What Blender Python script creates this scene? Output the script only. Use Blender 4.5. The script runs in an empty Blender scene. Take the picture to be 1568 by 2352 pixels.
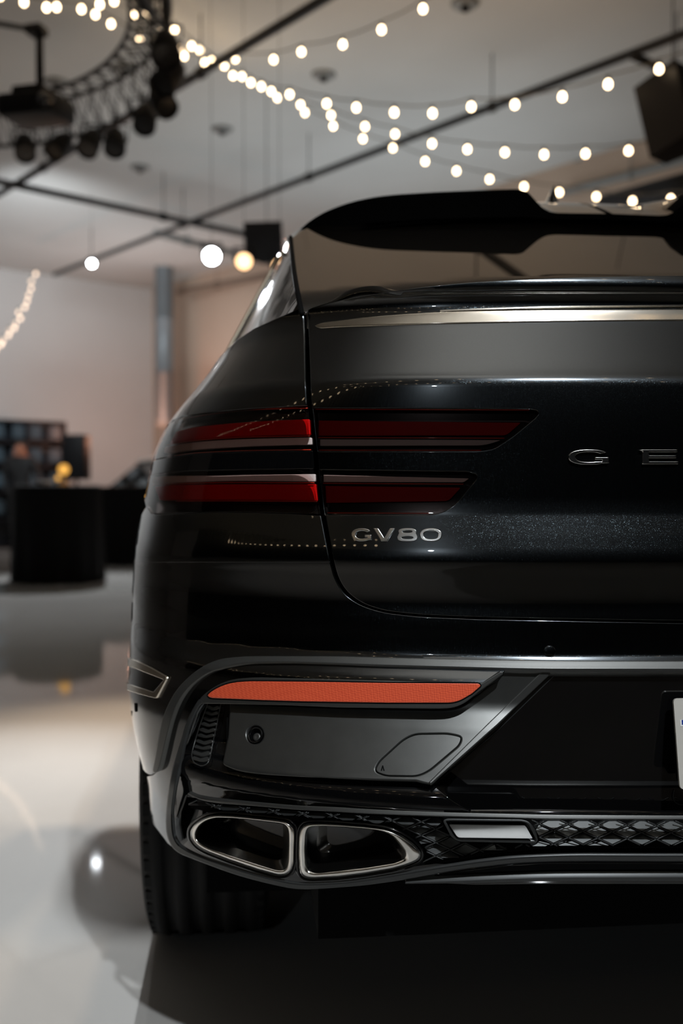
import bpy, bmesh, math, random
import numpy as np
from mathutils import Vector, Matrix
from mathutils.geometry import delaunay_2d_cdt

random.seed(7)
rng = np.random.default_rng(7)
SC = bpy.context.scene
COL = SC.collection

# ------------------------------------------------------------------ camera
FPX, CX, CY = 2287.0, 784.0, 1176.0            # focal length in pixels of the 1568x2352 frame
CAM = np.array([-0.76, -1.40, 1.04])
YAW, PITCH = math.radians(5.42), math.radians(1.65)
FWD = np.array([math.sin(YAW)*math.cos(PITCH), math.cos(YAW)*math.cos(PITCH), -math.sin(PITCH)])
RGT = np.array([math.cos(YAW), -math.sin(YAW), 0.0])
UPV = np.cross(RGT, FWD)
cam_data = bpy.data.cameras.new('camera')
cam_data.sensor_fit = 'VERTICAL'
cam_data.sensor_height = 36.0
cam_data.sensor_width = 24.0
cam_data.lens = 36.0*FPX/2352.0
cam_data.clip_start = 0.05
cam_data.dof.use_dof = True
cam_data.dof.focus_distance = 1.42
cam_data.dof.aperture_fstop = 2.4
cam = bpy.data.objects.new('camera', cam_data)
COL.objects.link(cam)
cam.location = CAM
cam.rotation_euler = Matrix(np.array([RGT, UPV, -FWD]).T.tolist()).to_euler()
SC.camera = cam

# ------------------------------------------------------------------ world, exposure
w = bpy.data.worlds.new('world'); SC.world = w
w.use_nodes = True
w.node_tree.nodes['Background'].inputs[0].default_value = (0.5, 0.55, 0.6, 1)
w.node_tree.nodes['Background'].inputs[1].default_value = 0.01
SC.view_settings.view_transform = 'Standard'
SC.view_settings.look = 'None'
SC.view_settings.exposure = 0.0
SC.view_settings.gamma = 1.0
SC.view_settings.use_curve_mapping = False

def lamp(name, kind, loc, energy, color, target=None, **kw):
    d = bpy.data.lights.new(name, kind)
    d.energy = energy; d.color = color
    for k, v in kw.items(): setattr(d, k, v)
    o = bpy.data.objects.new(name, d); COL.objects.link(o)
    o.location = loc
    if target is not None:
        o.rotation_euler = (Vector(target)-Vector(loc)).to_track_quat('-Z', 'Y').to_euler()
    return o

# ------------------------------------------------------------------ pixel helpers
def ray(px, py):
    px = np.asarray(px, float); py = np.asarray(py, float)
    return FWD + ((px-CX)/FPX)[..., None]*RGT + (-(py-CY)/FPX)[..., None]*UPV
def proj(P):
    d = np.asarray(P)-CAM
    z = d@FWD
    return CX+FPX*(d@RGT)/z, CY-FPX*(d@UPV)/z
def at_d(px, py, D):                      # point at camera depth D (metres)
    return CAM + ray(px, py)*D
def at_z(px, py, z):                      # point on the horizontal plane at height z
    r = ray(px, py)
    return CAM + r*((z-CAM[2])/r[2])

# room axes: the pipe grid under the ceiling runs along U1 and U2
A1 = math.radians(5.42-39.63)
U1 = np.array([math.sin(A1), math.cos(A1), 0.0])
U2 = np.array([math.cos(A1), -math.sin(A1), 0.0])
CEIL = 4.7
K = at_z(350, 665, CEIL); K[2] = 0.0        # far room corner
def room(a, b, z=0.0):                     # a metres from the corner back along U1, b metres along -U2
    p = K - U1*a - U2*b
    return np.array([p[0], p[1], z])
RA, RB = 25.0, 19.0

# added unseen area lights facing up, without fixtures, to brighten the ceiling
def up(p, e, c, size=3.0):
    lamp('ceiling_fill', 'AREA', p, e, c, target=(p[0], p[1], 9), shape='DISK', size=size)
def over(px, py, z):
    p = at_z(px, py, CEIL); return (p[0], p[1], z)
up(over(860, 330, 2.8), 46, (0.86, 0.95, 1.0), 5.0)
up(over(300, 560, 3.0), 24, (0.93, 0.97, 1.0), 4.0)
up(over(1350, 90, 2.8), 4, (1.0, 0.74, 0.52), 3.0)
up(over(120, 160, 2.8), 5, (1.0, 0.70, 0.46), 3.0)
lamp('ceiling_fill', 'AREA', (-.45, -1.35, 3.2), 26, (1.0, 0.97, 0.92), target=(-.45, -1.35, 9), shape='DISK', size=1.9, spread=math.radians(110))  # added fill: bright ceiling patch for the tailgate to reflect
up((.3, 4.6, 2.9), 15, (1.0, .66, .40), 2.5)  # added warm fill above the car, browns the rear window reflection
up((-6.5, 5.5, 2.6), 4, (0.95, 0.97, 1.0), 4.0)  # added fill at the left for the flank to reflect
def add_wall_fill(px, py, D, dx, e, c):     # added unseen spots, without fixtures, to brighten the far wall
    p = at_d(px, py, D)
    lamp('wall_fill', 'SPOT', tuple(p), e, c, target=tuple(at_d(px+dx, 880, 17.5)), spot_size=math.radians(110), spot_blend=1.0, shadow_soft_size=.4)
add_wall_fill(60, 500, 11.0, 80, 480, (0.90, 0.96, 1.0))
add_wall_fill(-700, 500, 10.0, 0, 480, (0.92, 0.96, 1.0))

# ------------------------------------------------------------------ materials
MATS = {}
def newmat(name):
    m = bpy.data.materials.new(name); m.use_nodes = True
    m.node_tree.nodes.clear()
    MATS[name] = m
    return m, m.node_tree
def node(nt, t, **kw):
    n = nt.nodes.new(t)
    for k, v in kw.items():
        if k.startswith('i_'):
            key = k[2:].replace('_', ' ')
            n.inputs[key].default_value = v
        else: setattr(n, k, v)
    return n
def pbr(name, color, rough=0.5, metal=0.0, coat=0.0, coat_rough=0.03, spec=0.5, ior=1.5, noise=None, bump=None, alpha=1.0, emit=None, emit_s=0.0):
    m, nt = newmat(name)
    b = node(nt, 'ShaderNodeBsdfPrincipled')
    b.inputs['Base Color'].default_value = (*color, 1)
    b.inputs['Roughness'].default_value = rough
    b.inputs['Metallic'].default_value = metal
    b.inputs['IOR'].default_value = ior
    b.inputs['Specular IOR Level'].default_value = spec
    b.inputs['Coat Weight'].default_value = coat
    b.inputs['Coat Roughness'].default_value = coat_rough
    if emit:
        b.inputs['Emission Color'].default_value = (*emit, 1); b.inputs['Emission Strength'].default_value = emit_s
    o = node(nt, 'ShaderNodeOutputMaterial')
    nt.links.new(b.outputs[0], o.inputs[0])
    tc = node(nt, 'ShaderNodeTexCoord')
    if noise:                               # (scale, amount)
        nz = node(nt, 'ShaderNodeTexNoise'); nz.inputs['Scale'].default_value = noise[0]; nz.inputs['Detail'].default_value = 6
        nt.links.new(tc.outputs['Object'], nz.inputs['Vector'])
        mx = node(nt, 'ShaderNodeMix', data_type='RGBA', blend_type='MULTIPLY')
        mx.inputs[0].default_value = 1.0
        mx.inputs[6].default_value = (*color, 1)
        rp = node(nt, 'ShaderNodeValToRGB')
        a = noise[1]
        rp.color_ramp.elements[0].position = 0.3; rp.color_ramp.elements[0].color = (1-a, 1-a, 1-a, 1)
        rp.color_ramp.elements[1].position = 0.7; rp.color_ramp.elements[1].color = (1, 1, 1, 1)
        nt.links.new(nz.outputs[0], rp.inputs[0]); nt.links.new(rp.outputs[0], mx.inputs[7])
        nt.links.new(mx.outputs[2], b.inputs['Base Color'])
    if bump:                                # (scale, strength, distance)
        nb = node(nt, 'ShaderNodeTexNoise'); nb.inputs['Scale'].default_value = bump[0]; nb.inputs['Detail'].default_value = 4
        nt.links.new(tc.outputs['Object'], nb.inputs['Vector'])
        bp = node(nt, 'ShaderNodeBump'); bp.inputs['Strength'].default_value = bump[1]; bp.inputs['Distance'].default_value = bump[2]
        nt.links.new(nb.outputs[0], bp.inputs['Height']); nt.links.new(bp.outputs[0], b.inputs['Normal'])
    return m

def make_paint():
    m, nt = newmat('black_metallic_paint')
    tc = node(nt, 'ShaderNodeTexCoord')
    vo = node(nt, 'ShaderNodeTexVoronoi'); vo.inputs['Scale'].default_value = 1900.0
    nt.links.new(tc.outputs['Object'], vo.inputs['Vector'])
    geo = node(nt, 'ShaderNodeNewGeometry')
    sub = node(nt, 'ShaderNodeVectorMath', operation='SUBTRACT'); sub.inputs[1].default_value = (0.5, 0.5, 0.5)
    nt.links.new(vo.outputs['Color'], sub.inputs[0])
    sc = node(nt, 'ShaderNodeVectorMath', operation='SCALE'); sc.inputs['Scale'].default_value = 0.28
    nt.links.new(sub.outputs[0], sc.inputs[0])
    ad = node(nt, 'ShaderNodeVectorMath', operation='ADD')
    nt.links.new(sc.outputs[0], ad.inputs[0]); nt.links.new(geo.outputs['Normal'], ad.inputs[1])
    nm = node(nt, 'ShaderNodeVectorMath', operation='NORMALIZE'); nt.links.new(ad.outputs[0], nm.inputs[0])
    fl = node(nt, 'ShaderNodeBsdfAnisotropic'); fl.inputs['Color'].default_value = (0.42, 0.55, 0.62, 1); fl.inputs['Roughness'].default_value = 0.22
    nt.links.new(nm.outputs[0], fl.inputs['Normal'])
    b = node(nt, 'ShaderNodeBsdfPrincipled')
    b.inputs['Base Color'].default_value = (0.044, 0.048, 0.051, 1)
    b.inputs['Roughness'].default_value = 0.21
    b.inputs['Metallic'].default_value = 1.0
    b.inputs['Coat Weight'].default_value = 1.0
    b.inputs['Coat Roughness'].default_value = 0.015
    b.inputs['Coat IOR'].default_value = 1.75
    # only some cells hold a flake
    sp = node(nt, 'ShaderNodeSeparateColor'); nt.links.new(vo.outputs['Color'], sp.inputs[0])
    gt = node(nt, 'ShaderNodeMath', operation='GREATER_THAN'); gt.inputs[1].default_value = 0.72
    nt.links.new(sp.outputs[2], gt.inputs[0])
    ml = node(nt, 'ShaderNodeMath', operation='MULTIPLY'); ml.inputs[1].default_value = 0.018
    nt.links.new(gt.outputs[0], ml.inputs[0])
    mx = node(nt, 'ShaderNodeMixShader')
    nt.links.new(ml.outputs[0], mx.inputs[0]); nt.links.new(b.outputs[0], mx.inputs[1]); nt.links.new(fl.outputs[0], mx.inputs[2])
    o = node(nt, 'ShaderNodeOutputMaterial'); nt.links.new(mx.outputs[0], o.inputs[0])
    return m
def make_lens(name, tint, ior=1.5, rough=0.01):
    m, nt = newmat(name)
    t = node(nt, 'ShaderNodeBsdfTransparent'); t.inputs[0].default_value = (*tint, 1)
    g = node(nt, 'ShaderNodeBsdfAnisotropic'); g.inputs['Color'].default_value = (1, 1, 1, 1); g.inputs['Roughness'].default_value = rough
    f = node(nt, 'ShaderNodeFresnel'); f.inputs[0].default_value = ior
    mx = node(nt, 'ShaderNodeMixShader')
    nt.links.new(f.outputs[0], mx.inputs[0]); nt.links.new(t.outputs[0], mx.inputs[1]); nt.links.new(g.outputs[0], mx.inputs[2])
    o = node(nt, 'ShaderNodeOutputMaterial'); nt.links.new(mx.outputs[0], o.inputs[0])
    return m
def make_emit(name, color, s):
    m, nt = newmat(name)
    e = node(nt, 'ShaderNodeEmission'); e.inputs[0].default_value = (*color, 1); e.inputs[1].default_value = s
    o = node(nt, 'ShaderNodeOutputMaterial'); nt.links.new(e.outputs[0], o.inputs[0])
    return m
def make_reflector():
    m, nt = newmat('red_reflector_plastic')
    tc = node(nt, 'ShaderNodeTexCoord')
    mp = node(nt, 'ShaderNodeMapping'); mp.inputs['Rotation'].default_value = (0, math.radians(45), 0)
    nt.links.new(tc.outputs['Object'], mp.inputs[0])
    ck = node(nt, 'ShaderNodeTexChecker'); ck.inputs['Scale'].default_value = 420
    ck.inputs['Color1'].default_value = (0.85, 0.13, 0.055, 1); ck.inputs['Color2'].default_value = (0.72, 0.085, 0.035, 1)
    nt.links.new(mp.outputs[0], ck.inputs['Vector'])
    b = node(nt, 'ShaderNodeBsdfPrincipled'); b.inputs['Roughness'].default_value = 0.35
    b.inputs['Coat Weight'].default_value = 0.6; b.inputs['Coat Roughness'].default_value = 0.02
    nt.links.new(ck.outputs[0], b.inputs['Base Color'])
    o = node(nt, 'ShaderNodeOutputMaterial'); nt.links.new(b.outputs[0], o.inputs[0])
    return m

paint = make_paint()
gloss = pbr('piano_black_plastic', (0.003, 0.003, 0.0032), 0.04, 0, 0.0, spec=0.6, ior=1.55)
satin = pbr('dark_satin_trim', (0.11, 0.112, 0.108), 0.38, 0.8, bump=(900, 0.08, 0.0004))
satin2 = pbr('charcoal_satin_insert', (0.10, 0.102, 0.098), 0.36, 0.8, bump=(1300, 0.10, 0.0003), noise=(35, 0.12))
satin3 = pbr('charcoal_lower_trim', (0.07, 0.073, 0.073), 0.42, 0.7, bump=(900, 0.08, 0.0004))
matte = pbr('matte_black_inner', (0.0025, 0.0025, 0.0025), 0.8, spec=0.1)
chrome = pbr('polished_chrome', (0.95, 0.92, 0.87), 0.18, 1.0)
chrome2 = pbr('bright_chrome_strip', (0.86, 0.79, 0.68), 0.16, 1.0, noise=(60, 0.06))
darkchrome = pbr('dark_chrome_badge', (0.85, 0.85, 0.84), 0.16, 1.0)
redband = pbr('red_lamp_band', (0.75, 0.004, 0.004), 0.45, spec=0.2)
redband2 = pbr('deep_red_lamp_band', (0.40, 0.003, 0.003), 0.45, spec=0.2)
redline = pbr('red_lamp_rib', (0.75, 0.05, 0.02), 0.3, coat=0.8)
lightbar = pbr('frosted_light_bar', (0.80, 0.68, 0.64), 0.35, coat=0.5)
lightbar2 = pbr('smoked_light_bar', (0.55, 0.53, 0.52), 0.35, coat=0.5)
lens = make_lens('smoked_red_lens', (0.90, 0.80, 0.78))
clear = make_lens('clear_lens', (0.93, 0.93, 0.93))
reflector = make_reflector()
lamp_black = pbr('lamp_housing_black', (0.004, 0.0035, 0.0035), 0.25)
revlamp = pbr('clear_reverse_lamp', (0.85, 0.85, 0.83), 0.3, 0.0, bump=(420, 0.15, 0.001))
glassmat = pbr('dark_privacy_glass', (0.006, 0.005, 0.004), 0.015, 0, spec=0.9, ior=1.7)
rubber = pbr('tyre_rubber', (0.012, 0.012, 0.012), 0.75, spec=0.3)
rim_m = pbr('dark_alloy_rim', (0.08, 0.08, 0.085), 0.3, 0.9)
plate_m = pbr('pale_plate', (0.55, 0.53, 0.48), 0.35, coat=0.3, noise=(30, 0.05))
blue_m = pbr('plate_blue_print', (0.01, 0.04, 0.28), 0.4)
white_m = pbr('plate_white_print', (0.8, 0.8, 0.8), 0.4)

# ------------------------------------------------------------------ mesh helpers
def mk(name, verts, faces, mat, parent=None, smooth=True, normals=None):
    me = bpy.data.meshes.new(name)
    me.from_pydata([tuple(map(float, v)) for v in verts], [], [tuple(f) for f in faces])
    me.update()
    if mat: me.materials.append(mat)
    if smooth:
        me.polygons.foreach_set('use_smooth', [True]*len(me.polygons))
    if normals is not None:
        me.normals_split_custom_set_from_vertices([tuple(map(float, n)) for n in normals])
    o = bpy.data.objects.new(name, me); COL.objects.link(o)
    if parent is not None: o.parent = parent
    return o
def thing(name, label, cat, loc=(0, 0, 0), group=None):
    o = bpy.data.objects.new(name, None); COL.objects.link(o)
    o.empty_display_size = 0.1
    o.location = loc; o['label'] = label; o['category'] = cat
    if group: o['group'] = group
    return o
def tag(o, label, cat, group=None):
    o['label'] = label; o['category'] = cat
    if group: o['group'] = group
    return o
def local(parent, P):                     # world -> parent-local points (parents are unrotated empties)
    return np.asarray(P)-np.array(parent.location)
def box_geo(c, s, R=None, bev=0.0, seg=2):
    bm = bmesh.new(); bmesh.ops.create_cube(bm, size=1.0)
    for v in bm.verts: v.co = Vector((v.co.x*s[0], v.co.y*s[1], v.co.z*s[2]))
    if bev > 0:
        bmesh.ops.bevel(bm, geom=bm.edges[:], offset=bev, segments=seg, affect='EDGES', profile=0.5)
    if R is not None: bmesh.ops.transform(bm, matrix=R.to_4x4(), verts=bm.verts)
    V = np.array([v.co[:] for v in bm.verts])+np.asarray(c)
    bm.verts.index_update()
    F = [[v.index for v in f.verts] for f in bm.faces]
    bm.free()
    return V, F
def box(name, c, s, mat, parent=None, R=None, bev=0.0, smooth=False):
    V, F = box_geo(c, s, R, bev)
    return mk(name, V, F, mat, parent, smooth)
def join_geo(gs):
    V = []; F = []; n = 0
    for v, f in gs:
        V.append(np.asarray(v)); F += [[i+n for i in q] for q in f]; n += len(v)
    return np.concatenate(V), F
def tube_geo(P, r, seg=8, closed=False, cap=True):
    P = np.asarray(P, float); n = len(P)
    rr = np.full(n, r) if np.isscalar(r) else np.asarray(r, float)
    T = np.gradient(P, axis=0) if not closed else (np.roll(P, -1, 0)-np.roll(P, 1, 0))
    T /= np.linalg.norm(T, axis=1)[:, None]+1e-12
    ref = np.array([0, 0, 1.0]) if abs(T[0][2]) < 0.9 else np.array([1.0, 0, 0])
    a = np.cross(T[0], ref); a /= np.linalg.norm(a)
    V = []
    for i in range(n):
        a = a-T[i]*(a@T[i]); a /= np.linalg.norm(a)+1e-12
        b = np.cross(T[i], a)
        for k in range(seg):
            t = 2*math.pi*k/seg
            V.append(P[i]+rr[i]*(math.cos(t)*a+math.sin(t)*b))
    F = []
    for i in range(n if closed else n-1):
        j = (i+1) % n
        for k in range(seg):
            F.append([i*seg+k, i*seg+(k+1) % seg, j*seg+(k+1) % seg, j*seg+k])
    if cap and not closed:
        F.append(list(range(seg))[::-1]); F.append([(n-1)*seg+k for k in range(seg)])
    return np.array(V), F
def tube(name, P, r, mat, parent=None, seg=8, closed=False):
    V, F = tube_geo(P, r, seg, closed)
    return mk(name, V, F, mat, parent)
def lathe_geo(prof, axis_o, axis_d, seg=24, cap=False):   # prof: (radius, along)
    axis_d = np.asarray(axis_d, float); axis_d = axis_d/np.linalg.norm(axis_d)
    ref = np.array([0, 0, 1.0]) if abs(axis_d[2]) < 0.9 else np.array([1.0, 0, 0])
    a = np.cross(axis_d, ref); a /= np.linalg.norm(a); b = np.cross(axis_d, a)
    V = []; F = []
    for (r, h) in prof:
        for k in range(seg):
            t = 2*math.pi*k/seg
            V.append(np.asarray(axis_o)+axis_d*h+r*(math.cos(t)*a+math.sin(t)*b))
    for i in range(len(prof)-1):
        for k in range(seg):
            F.append([i*seg+k, i*seg+(k+1) % seg, (i+1)*seg+(k+1) % seg, (i+1)*seg+k])
    if cap:
        F.append(list(range(seg))[::-1]); F.append([(len(prof)-1)*seg+k for k in range(seg)])
    return np.array(V), F
def lathe(name, prof, o, d, mat, parent=None, seg=24, cap=False):
    V, F = lathe_geo(prof, o, d, seg, cap)
    return mk(name, V, F, mat, parent)

def pchip(x, y):
    x = np.asarray(x, float); y = np.asarray(y, float)
    h = np.diff(x); d = np.diff(y)/h
    m = np.zeros(len(x))
    for i in range(1, len(x)-1):
        if d[i-1]*d[i] > 0:
            w1 = 2*h[i]+h[i-1]; w2 = h[i]+2*h[i-1]
            m[i] = (w1+w2)/(w1/d[i-1]+w2/d[i])
    m[0] = d[0]; m[-1] = d[-1]
    def f(q):
        q = np.clip(q, x[0], x[-1])
        i = np.clip(np.searchsorted(x, q)-1, 0, len(x)-2)
        t = (q-x[i])/h[i]
        return ((2*t**3-3*t**2+1)*y[i]+(t**3-2*t**2+t)*h[i]*m[i]+(-2*t**3+3*t**2)*y[i+1]+(t**3-t**2)*h[i]*m[i+1])
    return f
def tab(pts):                             # smooth table from (x, y) pairs
    pts = sorted(pts)
    f = pchip([p[0] for p in pts], [p[1] for p in pts])
    xs = np.linspace(pts[0][0], pts[-1][0], 3000); ys = f(xs)
    kx = np.exp(-0.5*(np.arange(-12, 13)/4.0)**2); kx /= kx.sum()
    ys2 = np.convolve(np.pad(ys, 12, mode='edge'), kx, 'valid')
    return lambda q: np.interp(q, xs, ys2)

# ------------------------------------------------------------------ surfaces of the car, and panels cut from them
class Surf:
    t0, t1, ns = 0.9, 3.4, 160
    def cast(self, px, py, off=0.0):
        px = np.asarray(px, float); py = np.asarray(py, float)
        D = ray(px, py); n = len(px)
        ts = np.linspace(self.t0, self.t1, self.ns)
        lo = np.full(n, self.t0); hi = np.full(n, self.t1); found = np.zeros(n, bool)
        best = np.full(n, 1e9); tb = np.full(n, self.t0)
        for a, b in zip(ts[:-1], ts[1:]):
            f = self.F(CAM+D*b, off)
            new = (~found) & (f < 0)
            lo[new] = a; hi[new] = b; found |= new
            bt = (~found) & (f < best)
            best[bt] = f[bt]; tb[bt] = b
        for _ in range(34):
            mid = 0.5*(lo+hi); f = self.F(CAM+D*mid[:, None], off)
            neg = f < 0
            hi = np.where(neg, mid, hi); lo = np.where(neg, lo, mid)
        t = np.where(found, 0.5*(lo+hi), tb)
        P = CAM+D*t[:, None]
        if (~found).any():
            Q = P[~found]
            for _ in range(12):
                f = self.F(Q, off); g = self.grad(Q, off)
                Q = Q-g*(f/(np.sum(g*g, 1)+1e-9))[:, None]*0.8
            P[~found] = Q
        return P
    def grad(self, P, off=0.0, h=4e-4):
        g = np.zeros_like(P)
        for k in range(3):
            e = np.zeros(3); e[k] = h
            g[:, k] = (self.F(P+e, off)-self.F(P-e, off))/(2*h)
        return g
    def normal(self, P, off=0.0):
        g = self.grad(P, off)
        return g/(np.linalg.norm(g, axis=1)[:, None]+1e-12)

PROFILE = [(1.42, .20), (1.385, .13), (1.368, .088), (1.360, .066), (1.353, .057), (1.340, .052), (1.331, .053), (1.325, .064), (1.312, .068), (1.285, .060), (1.266, .050),
           (1.215, .020), (1.203, .012), (1.195, .006), (1.185, .003), (1.10, .000), (1.02, .000), (.998, -.002), (.985, -.005), (.955, -.0125),
           (.937, -.0165), (.928, -.0175), (.920, -.017), (.905, -.0145), (.865, -.0105), (.84, -.0130), (.790, -.0165), (.784, -.0205), (.771, -.030),
           (.766, -.034), (.759, -.040), (.750, -.044), (.717, -.046), (.66, -.052), (.60, -.050), (.52, -.045), (.48, -.03), (.44, .0), (.38, .05)]
YR = tab(PROFILE)
SIL = [(700, 715), (712, 694), (722, 668), (740, 628), (760, 588), (785, 553), (820, 517), (860, 481), (900, 449), (940, 412), (980, 382), (1020, 361), (1060, 348), (1100, 341),
       (1150, 329), (1200, 319), (1250, 311), (1300, 306), (1350, 303), (1400, 301), (1450, 299), (1500, 298), (1530, 297), (1580, 294), (1600, 296), (1640, 301),
       (1680, 307), (1720, 317), (1760, 329), (1790, 335), (1840, 338), (1870, 342), (1890, 350), (1910, 364), (1935, 384), (1960, 420), (1990, 480), (2030, 560), (2080, 600)]
SILF = pchip([s[0] for s in SIL], [s[1] for s in SIL])
LEN, EXP = 0.60, 2.6
W0, XC = 0.965, 0.44
def xeff(X, Wz):                           # only the corners follow the changing width, the middle stays flat
    t = np.clip((X-XC)/(Wz-XC), 0, None)
    return X+(W0-Wz)*t*t
def contour(Wz, yr, n=300):
    a = np.linspace(0.02, 1, n)
    X = Wz*np.sin(a*math.pi/2)
    e = np.clip(xeff(X, Wz)/W0, 0, 1)
    return -X, yr+LEN*(1-(1-e**EXP)**(1/EXP))
def solve_w():
    out = []
    for z in np.arange(0.40, 1.38, 0.012):
        lo, hi = 0.4, 1.25
        yr = float(YR(z))
        for _ in range(36):
            m = 0.5*(lo+hi)
            X, Y = contour(m, yr)
            px, py = proj(np.stack([X, Y, np.full_like(X, z)], 1))
            i = int(np.argmin(px))
            if px[i] > SILF(py[i]): lo = m
            else: hi = m
        out.append((z, 0.5*(lo+hi)))
    return out
WPTS = solve_w()
_wx = np.array([p[0] for p in WPTS]); _wy = np.array([p[1] for p in WPTS])
_wraw = _wy.copy()
_wy = np.where(_wx > 1.275, np.interp(1.275, _wx, _wy)-.12*(_wx-1.275), _wy)
_kw = np.exp(-0.5*(np.arange(-4, 5)/1.3)**2); _kw /= _kw.sum()
_wy = np.convolve(np.pad(_wy, 4, mode='edge'), _kw, 'valid')
WZ = tab(list(zip(_wx, _wy)))
WRAW = lambda z: np.interp(z, _wx, _wraw)

class Body(Surf):
    def __init__(self, yr=YR): self.yr = yr
    def F(self, P, off=0.0):
        X, Y, Z = P[:, 0], P[:, 1], P[:, 2]
        wv = WZ(Z)+off; y0 = self.yr(Z)-off
        return (np.clip(xeff(np.abs(X), wv)+0*off, 0, None)/W0)**EXP+np.clip((y0+LEN-Y)/LEN, 0, None)**EXP-1.0
BODY = Body()
INSERT = Body(tab([(.80, -.018), (.725, -.020), (.685, -.040), (.626, -.074), (.616, -.080), (.605, -.082), (.53, -.07)]))
VALANCE = Body(tab([(.82, -.02), (.64, -.030), (.622, -.045), (.610, -.066), (.596, -.076), (.582, -.078), (.568, -.070), (.53, -.05), (.47, -.04), (.40, -.02)]))
REVS = Body(tab([(.62, -.074), (.56, -.083), (.52, -.094), (.48, -.10)]))
GRS = Body(tab([(.70, -.060), (.60, -.062), (.50, -.060), (.40, -.04)]))
PLATEP = Body(tab([(.82, -.015), (.70, -.010), (.60, -.006), (.5, -.006)]))
LIP = Body(tab([(.85, -.036), (.725, -.050), (.60, -.072), (.565, -.086), (.545, -.082), (.52, -.076), (.50, -.066), (.46, -.052), (.40, -.04)]))

class Glass(Surf):
    t0, t1, ns = 1.2, 3.6, 160
    def F(self, P, off=0.0):
        X, Y, Z = P[:, 0], P[:, 1], P[:, 2]
        return Z-(1.279+.466*Y-.088*X*X-6.5*np.clip(.25-Y, 0, None)**2)-off
GLASS = Glass()
class SpoilerFace(Surf):
    t0, t1, ns = 1.5, 3.0, 60
    def F(self, P, off=0.0):
        X, Y, Z = P[:, 0], P[:, 1], P[:, 2]
        return (.635+.22*X*X+.35*(1.64-Z))-off-Y
SPOIL = SpoilerFace()

def rpoly(pts, r=0.0, step=4.0, closed=True):
    """outline in pixels; a third value per point rounds that corner"""
    P = [np.array(p[:2], float) for p in pts]; R = [p[2] if len(p) > 2 else r for p in pts]
    n = len(P); out = []
    for i in range(n):
        if not closed and i in (0, n-1): out.append(P[i]); continue
        a, b, c = P[i-1], P[i], P[(i+1) % n]
        la, lc = np.linalg.norm(a-b), np.linalg.norm(c-b)
        k = min(R[i], .5*la, .5*lc)
        if k < 0.3: out.append(b); continue
        s = b+(a-b)*k/la; e = b+(c-b)*k/lc
        m = max(3, int(k/3)+2)
        for t in np.linspace(0, 1, min(m, 9)):
            out.append((1-t)**2*s+2*t*(1-t)*b+t*t*e)
    Q = []
    m = len(out)
    for i in range(m if closed else m-1):
        a = out[i]; b = out[(i+1) % m]
        L = np.linalg.norm(b-a)
        if L < 1e-3: continue
        k = max(1, int(math.ceil(L/step)))
        for j in range(k): Q.append(a+(b-a)*j/k)
    if not closed: Q.append(out[-1])
    return np.array(Q)
BIG = 1e9
def band(top, bot, rc=2.0):               # strip between a top edge (left to right) and a bottom edge (left to right)
    t = [(p[0], p[1], BIG) for p in top]; b = [(p[0], p[1], BIG) for p in bot]
    t[0] = (*top[0], rc); t[-1] = (*top[-1], rc); b[0] = (*bot[0], rc); b[-1] = (*bot[-1], rc)
    return t+b[::-1]
def inside(poly, Q):
    x, y = Q[:, 0], Q[:, 1]; res = np.zeros(len(Q), bool)
    a = poly; b = np.roll(poly, -1, 0)
    for (x1, y1), (x2, y2) in zip(a, b):
        if y1 == y2: continue
        c = ((y1 > y) != (y2 > y)) & (x < (x2-x1)*(y-y1)/(y2-y1)+x1)
        res ^= c
    return res
def area(p):
    x, y = p[:, 0], p[:, 1]
    return 0.5*np.sum(x*np.roll(y, -1)-np.roll(x, -1)*y)
def offset_poly(p, d):
    t = np.roll(p, -1, 0)-np.roll(p, 1, 0)
    n = np.stack([-t[:, 1], t[:, 0]], 1); n /= np.linalg.norm(n, axis=1)[:, None]+1e-9
    return p+n*d*(1 if area(p) > 0 else -1)
def clip_centre(poly, surf, off):
    """cut an outline at the car's centre plane X = 0; returns the outline and a flag per point lying on the plane"""
    P = surf.cast(poly[:, 0], poly[:, 1], off)
    X = P[:, 0]; n = len(poly); out = []; fl = []
    cross_open = None; first_close = None
    def fix(q):
        q = np.array(q, float).reshape(-1, 2)
        for _ in range(8):
            p = surf.cast(q[:, 0], q[:, 1], off)
            q[:, 0] -= p[:, 0]*FPX/((p-CAM)@FWD)
        return q
    seq = []
    for i in range(n):
        j = (i+1) % n
        if X[i] <= 0: seq.append((poly[i], 0))
        if (X[i] <= 0) != (X[j] <= 0):
            t = X[i]/(X[i]-X[j]); seq.append((poly[i]+(poly[j]-poly[i])*t, 1 if X[i] <= 0 else 2))
    m = len(seq)
    for i in range(m):
        q, k = seq[i]
        if k == 0: out.append(q); fl.append(False)
        else:
            out.append(fix(q)[0]); fl.append(True)
            if k == 1:
                q2 = seq[(i+1) % m][0]
                cnt = max(2, int(np.linalg.norm(q2-q)/8))
                mid = np.array([q+(q2-q)*j/cnt for j in range(1, cnt)])
                if len(mid):
                    for v in fix(mid): out.append(v); fl.append(True)
    return np.array(out), np.array(fl)

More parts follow.
